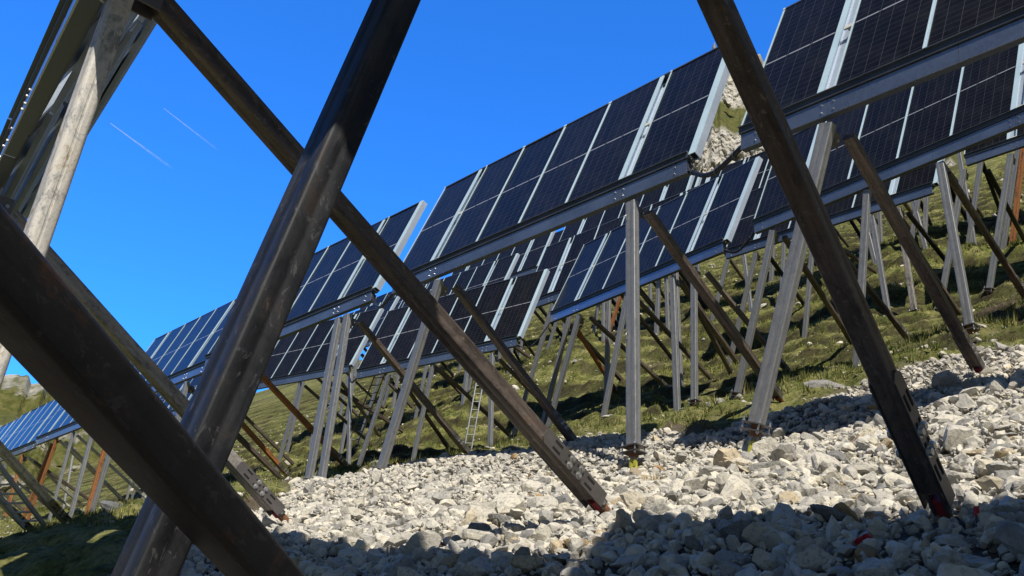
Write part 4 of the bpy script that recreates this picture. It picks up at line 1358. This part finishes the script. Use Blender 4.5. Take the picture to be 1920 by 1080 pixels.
# survey marks
_s = rock(-1.98, 3.62, 0.05, 'painted_stone', 'small stone sprayed red, left of the foot of the right-hand brace', mat=M['red'], me=ROCK_ME[3], lift=0.9)
_s['category'] = 'stone'
pg = thing('marker_peg', 'thin peg with a small red flag right of the right-hand brace foot', 'marker', (-1.60, 3.78, gz(-1.60, 3.78)))
_mb = MB(); _mb.cyl((0, 0, -0.1), (0.006, 0, 0.11), 0.005, None, 6); _mb.build('stake', M['rail'], pg)
_mb = MB(); _mb.box((0.0, -0.006, 0.085), (0.022, -0.002, 0.112)); _mb.box((0.004, -0.012, 0.072), (0.013, -0.0065, 0.1)); _mb.build('flag', M['red'], pg)

# ------------------------------------------------------------------ pebbles on the meadow and grass
rng = np.random.default_rng(5)
q = np.stack([rng.uniform(-60, 3, 60000), rng.uniform(4, 46, 60000)], 1)
zq = ground_z(q[:, 0], q[:, 1]); qx, qy, qd = project(np.c_[q, zq])
kb = ~in_gravel(q[:, 0], q[:, 1]) & (qd > 3) & (qx > -60) & (qx < 1980) & (qy < 1140)
cl = fbm(q[:, 0] * 0.5, q[:, 1] * 0.7, 3, 71)
edge = np.exp(-np.abs(q[:, 1] - 14.5) / 3.0) * (q[:, 0] > -9)
kb &= rng.uniform(size=len(q)) < np.clip((cl - 0.46) * 1.8, 0.012, 0.4) + 0.22 * edge
qi = np.where(kb)[0]
sv = np.clip(rng.lognormal(math.log(0.042), 0.6, len(qi)), 0.018, 0.24)
pts_s, size_s, zc_s, tint_s = pts, size, zc, tint
pts, size, zc, tint = q[qi], sv, zq[qi] + sv * 0.15, rng.beta(2, 2, len(qi)) * 0.9
peb = scatter_mesh('pebbles', np.arange(len(qi)), M['stones'])
tag(peb, 'small pale stones scattered through the turf of the slope', 'stones', kind='stuff')


def grass_mesh(name, n, region, hmin, hmax, wblade, blades, dens_fn, seed):
    rng = np.random.default_rng(seed)
    q = np.stack([rng.uniform(region[0], region[1], n), rng.uniform(region[2], region[3], n)], 1)
    z = ground_z(q[:, 0], q[:, 1]); x, y, d = project(np.c_[q, z])
    k = ~in_gravel(q[:, 0], q[:, 1]) & (d > 2.5) & (x > -80) & (x < 2000) & (y < 1150)
    k &= rng.uniform(size=n) < dens_fn(q, d)
    q, z = q[k], z[k]; m = len(q)
    clump = fbm(q[:, 0] * 1.3, q[:, 1] * 1.3, 3, 81)
    h = (hmin + (hmax - hmin) * rng.beta(1.6, 3.0, m)) * (0.5 + clump)
    B = blades
    az = rng.uniform(0, 2 * np.pi, (m, B)); lean = rng.uniform(0.15, 0.75, (m, B)); off = rng.normal(0, 0.03, (m, B, 2))
    hh = h[:, None] * rng.uniform(0.6, 1.15, (m, B))
    root = np.stack([q[:, None, 0] + off[..., 0], q[:, None, 1] + off[..., 1], np.broadcast_to(z[:, None] - 0.015, (m, B))], -1)
    dirx = np.stack([np.cos(az), np.sin(az)], -1)
    tip = root.copy(); tip[..., 0] += dirx[..., 0] * lean * hh; tip[..., 1] += dirx[..., 1] * lean * hh; tip[..., 2] += hh * np.sqrt(1 - np.clip(lean, 0, 0.9) ** 2)
    side = np.stack([-dirx[..., 1], dirx[..., 0], np.zeros((m, B))], -1) * wblade
    a = root - side; b = root + side
    V = np.stack([a, b, tip], 2).reshape(-1, 3)
    F = np.arange(len(V)).reshape(-1, 3)
    t = np.clip(rng.normal(0.42, 0.2, (m, B)) + (clump[:, None] - 0.5) * 0.6 + 0.25 * (fbm(q[:, 0] * 0.3, q[:, 1] * 0.3, 3, 91)[:, None] - 0.5), 0, 1)
    T = np.repeat(t.reshape(-1), 3)
    return np_mesh(name, V, F, [M['grass']], [('tint', 'POINT', T)], smooth=False)


def bare_fac(q):
    sw, _, am = terrace(q[:, 0], q[:, 1])
    hm = np.clip((fbm(q[:, 0] * 2.0, q[:, 1] * 2.5, 3, 41) - 0.40) * 5, 0.12, 1)
    return hm * np.where((sw > 0.62) & (am > 0.32), 0.06, 1.0) * np.clip(fbm(q[:, 0] * 0.35 + 3, q[:, 1] * 0.5, 4, 61) * 1.9 - 0.42, 0.03, 1)


g1 = grass_mesh('grass', 230000, (-48, 3, 4, 27), 0.05, 0.17, 0.008, 5, lambda q, d: bare_fac(q) * np.clip(18 / d, 0.35, 1), 8)
tag(g1, 'short alpine turf growing between the racks', 'grass', kind='stuff')
g2 = grass_mesh('grass', 170000, (-60, 3, 24, 46), 0.07, 0.19, 0.014, 4, lambda q, d: bare_fac(q) * 0.8, 9)
tag(g2, 'tussocky turf on the terraces of the upper meadow', 'grass', kind='stuff')

g3 = grass_mesh('grass', 90000, (-50, 3, 9, 36), 0.12, 0.32, 0.010, 9, lambda q, d: np.clip((fbm(q[:, 0] * 2.0, q[:, 1] * 2.5, 3, 41) - 0.50) * 6, 0, 1) * bare_fac(q), 12)
tag(g3, 'taller grass tussocks dotted over the turf between the racks', 'grass', kind='stuff')

# tufts of dry grass one can pick out
for (x, y, s, lab) in [(-5.75, 6.75, 0.16, 'reddish dry grass tuft between the pale blocks right of the leaning post foot'), (-4.1, 13.6, 0.30, 'tuft of tall straw-coloured grass at the right edge above the gravel'), (-13.2, 11.9, 0.22, 'green tuft overhanging the top of the gravel left of centre')]:
    mb = MB()
    for i in range(70):
        az = random.uniform(0, 6.28); l = random.uniform(0.3, 1.0); hgt = s * random.uniform(0.6, 1.2)
        r0 = Vector((random.gauss(0, s * 0.3), random.gauss(0, s * 0.3), -0.03)); tip = r0 + Vector((math.cos(az) * l * hgt * 0.6, math.sin(az) * l * hgt * 0.6, hgt))
        sd = Vector((-math.sin(az), math.cos(az), 0)) * 0.004
        mb.add([r0 - sd, r0 + sd, tip], [(0, 1, 2)])
    o = mb.build('grass_tuft', M['grass_dry'] if 'dry' in lab or 'straw' in lab else M['grass'], None)
    o.location = (x, y, gz(x, y) + 0.05); tag(o, lab, 'grass tuft')

# ------------------------------------------------------------------ mountain behind
az = np.radians(np.concatenate([np.arange(-112, -80, 0.3), np.arange(-80, -74, 0.08), np.arange(-74, -48, 0.4), np.arange(-48, -28, 0.05), np.arange(-28, 25.1, 0.4)])); naz = len(az); nv = 300
vv = np.linspace(0, 1, nv)
AZ, VV = np.meshgrid(az, vv)
azd = np.degrees(AZ)
sil = np.interp(azd, [-112, -90, -82, -78, -74, -66, -58, -50, -45, -41, -37.5, -35, -30, -20, -5, 25], [10, 11, 12.2, 13.0, 12.6, 14.5, 18, 24, 30, 35, 38.4, 37.8, 36.5, 34, 30, 25])
sil = sil + 1.1 * (fbm(azd * 0.5, azd * 0 + 3, 5, 3) - 0.5) + 0.7 * (vnoise(azd * 3.3, azd * 0 + 1, 7) - 0.5)
e0 = np.minimum(sil - 9, np.interp(azd, [-112, -78, -58, -37, 25], [1, 3, 14, 23, 18]))
# stations up the face: (fraction of the elevation range, radius, rock)
w1 = 0.05 * (fbm(azd * 0.35, azd * 0, 4, 13) - 0.5); w2 = 0.05 * (fbm(azd * 0.4, azd * 0 + 9, 4, 17) - 0.5)
VW = VV + np.where((VV > 0.05) & (VV < 0.95), w1 + 0.02 * (fbm(azd * 2.0, VV * 30, 4, 23) - 0.5), 0)
rs = np.interp(VW, [0, 0.30, 0.46, 0.70, 0.79, 0.93, 1.0], [105, 128, 131, 137, 165, 169, 186])
ee = e0 + (sil - e0) * np.interp(VV, [0, 1], [0, 1])
rock_m = np.clip(np.interp(VW, [0.0, 0.36, 0.40, 0.69, 0.71, 0.79, 0.805, 0.93, 0.95, 1], [0.25, 0.25, 1, 1, 0, 0, 1, 1, 0.35, 0.6]), 0, 1)
left = azd < -66
rock_m = np.where(left, 0.7 * np.clip((fbm(azd * 0.8, VV * 14, 4, 31) - 0.54) * 7, 0, 1), rock_m)
rough = (fbm(azd * 1.1, VV * 26, 6, 37) - 0.5) * (2.0 + 9 * rock_m) + (fbm(azd * 4.5, VV * 60, 4, 43) - 0.5) * 3.2 * rock_m
def ridged(x, y, s):
    return 1 - np.abs(2 * fbm(x, y, 4, s) - 1)


wx = azd + 0.5 * (fbm(azd * 1.5, VV * 20, 3, 53) - 0.5)
rough = rough * 0.4 + rock_m * 0.6 * (2.2 * (ridged(wx * 2.6, VV * 9, 57) - 0.75) + 0.5 * (ridged(wx * 6.5, VV * 34, 59) - 0.75) + 0.9 * (ridged(wx * 0.6, VV * 26, 63) - 0.75))
rs = rs + rough
co = np.stack([rs * np.sin(AZ), rs * np.cos(AZ), rs * np.tan(np.radians(ee)) * 1.0], -1)
# foot of the face dives under the meadow
co[0, :, 2] -= 40
idx = np.arange(naz * nv).reshape(nv, naz)
qd_ = np.stack([idx[:-1, :-1], idx[:-1, 1:], idx[1:, 1:], idx[1:, :-1]], -1).reshape(-1, 4)
mt = np_mesh('mountain', co.reshape(-1, 3), qd_, [M['mountain']], [('rock', 'POINT', rock_m)], smooth=False)
mt['kind'] = 'structure'

# small dark conifers and bushes on the ledges
def far_tree(azim, el, r, h, label):
    a = rad(azim); base = Vector((r * math.sin(a), r * math.cos(a), r * math.tan(rad(el))))
    t = thing('pine_tree', label, 'tree', base)
    mb = MB(); mb.cyl((0, 0, -1), (0, 0, h * 0.9), 0.18, 0.04, 8); mb.build('trunk', M['rustpipe'], t)
    mb = MB(); rg = random.Random(int(azim * 100))
    for i in range(420):
        u = rg.random() ** 0.8; zz = h * (0.12 + 0.88 * u); rad_ = h * 0.30 * (1 - u) + 0.12; th = rg.uniform(0, 6.28); d = rad_ * rg.uniform(0.35, 1.05)
        p = Vector((math.cos(th) * d, math.sin(th) * d, zz)); s = h * 0.055 * rg.uniform(0.6, 1.4)
        o1 = Vector((math.cos(th), math.sin(th), -0.5)) * s * 1.6; o2 = Vector((-math.sin(th), math.cos(th), 0.2)) * s
        mb.add([p - o1 * 0.4 - o2, p - o1 * 0.4 + o2, p + o1], [(0, 1, 2)])
    mb.build('crown', M['conifer'], t)


far_tree(-35.6, 37.3, 150, 4.2, 'tiny dark conifer on the cliff top beside the upper right rack')
far_tree(-38.9, 33.6, 120, 2.2, 'small green bush-like tree on the grassy ledge between two cliffs')

# ------------------------------------------------------------------ contrails
def contrail(d0, d1, w, label):
    """thin cloud ribbon some 9 km away, fading towards its tail"""
    R = 9000.0
    a = Vector(d0).normalized() * R; b = Vector(d1).normalized() * R
    n = (b - a).normalized(); s = n.cross(a.normalized()).normalized()
    o = thing('contrail', label, 'contrail', a)
    V = []; F = []; U = []
    K = 24
    for i in range(K + 1):
        t = i / K; p = (b - a) * t; ww = w * (0.35 + 0.9 * t)
        V += [p - s * ww, p + s * ww]
    for i in range(K):
        F.append((2 * i, 2 * i + 1, 2 * i + 3, 2 * i + 2)); U.append([(i / K, 0), (i / K, 1), ((i + 1) / K, 1), ((i + 1) / K, 0)])
    mesh_obj('vapour', V, F, [M['vapour']], o, U)


def pix_dir(x, y):
    return tuple(FWD + RIGHT * (x - 960) / 1750 + DOWN * (y - 540) / 1750)


contrail(CONTRAIL_A[0], CONTRAIL_A[1], 14, 'brighter white contrail in the blue sky, the left and lower of two')
contrail(CONTRAIL_B[0], CONTRAIL_B[1], 10, 'fainter white contrail in the blue sky, the right and upper of two')

# ------------------------------------------------------------------ light
SUN = Vector((0.60, -0.42, 0.92)).normalized()
sl = bpy.data.lights.new('sun', 'SUN'); sl.energy = 5.0; sl.angle = rad(0.53); sl.color = (1.0, 0.945, 0.86)
so = bpy.data.objects.new('sun', sl); COL.objects.link(so)
so.rotation_euler = SUN.to_track_quat('Z', 'Y').to_euler()
w = bpy.data.worlds.new('World'); SC.world = w; w.use_nodes = True
nt = w.node_tree
bg = nt.nodes['Background']
sky = nt.nodes.new('ShaderNodeTexSky'); sky.sky_type = 'NISHITA'; sky.sun_disc = False
sky.sun_elevation = math.asin(SUN.z); sky.sun_rotation = math.atan2(SUN.x, SUN.y)
sky.altitude = 2000; sky.air_density = 1.0; sky.dust_density = 0.15; sky.ozone_density = 2.5
# sky made bluer and brighter towards the camera's view, dimmed elsewhere to cut fill
tcw = nt.nodes.new('ShaderNodeTexCoord')
dotn = nt.nodes.new('ShaderNodeVectorMath'); dotn.operation = 'DOT_PRODUCT'
nt.links.new(tcw.outputs['Generated'], dotn.inputs[0]); dotn.inputs[1].default_value = Vector((-0.73, 0.55, 0.42)).normalized()
mr = nt.nodes.new('ShaderNodeMapRange'); mr.interpolation_type = 'SMOOTHSTEP'
mr.inputs['From Min'].default_value = 0.48; mr.inputs['From Max'].default_value = 0.76
nt.links.new(dotn.outputs['Value'], mr.inputs['Value'])


def sky_tint(c):
    n = nt.nodes.new('ShaderNodeMix'); n.data_type = 'RGBA'; n.blend_type = 'MULTIPLY'; n.inputs[0].default_value = 1.0
    nt.links.new(sky.outputs[0], n.inputs[6]); n.inputs[7].default_value = (*c, 1)
    return n.outputs[2]


away = sky_tint((0.46, 1.95, 3.9)); dimmed_sky = sky_tint((0.34, 0.39, 0.45))
mx = nt.nodes.new('ShaderNodeMix'); mx.data_type = 'RGBA'
nt.links.new(mr.outputs[0], mx.inputs[0]); nt.links.new(dimmed_sky, mx.inputs[6]); nt.links.new(away, mx.inputs[7])
nt.links.new(mx.outputs[2], bg.inputs['Color'])
bg.inputs['Strength'].default_value = 0.10

SC.view_settings.view_transform = 'Standard'; SC.view_settings.look = 'None'; SC.view_settings.exposure = 0; SC.view_settings.gamma = 1
SC.render.engine = 'CYCLES'
SC.cycles.max_bounces = 6; SC.cycles.diffuse_bounces = 3; SC.cycles.glossy_bounces = 3; SC.cycles.transparent_max_bounces = 8
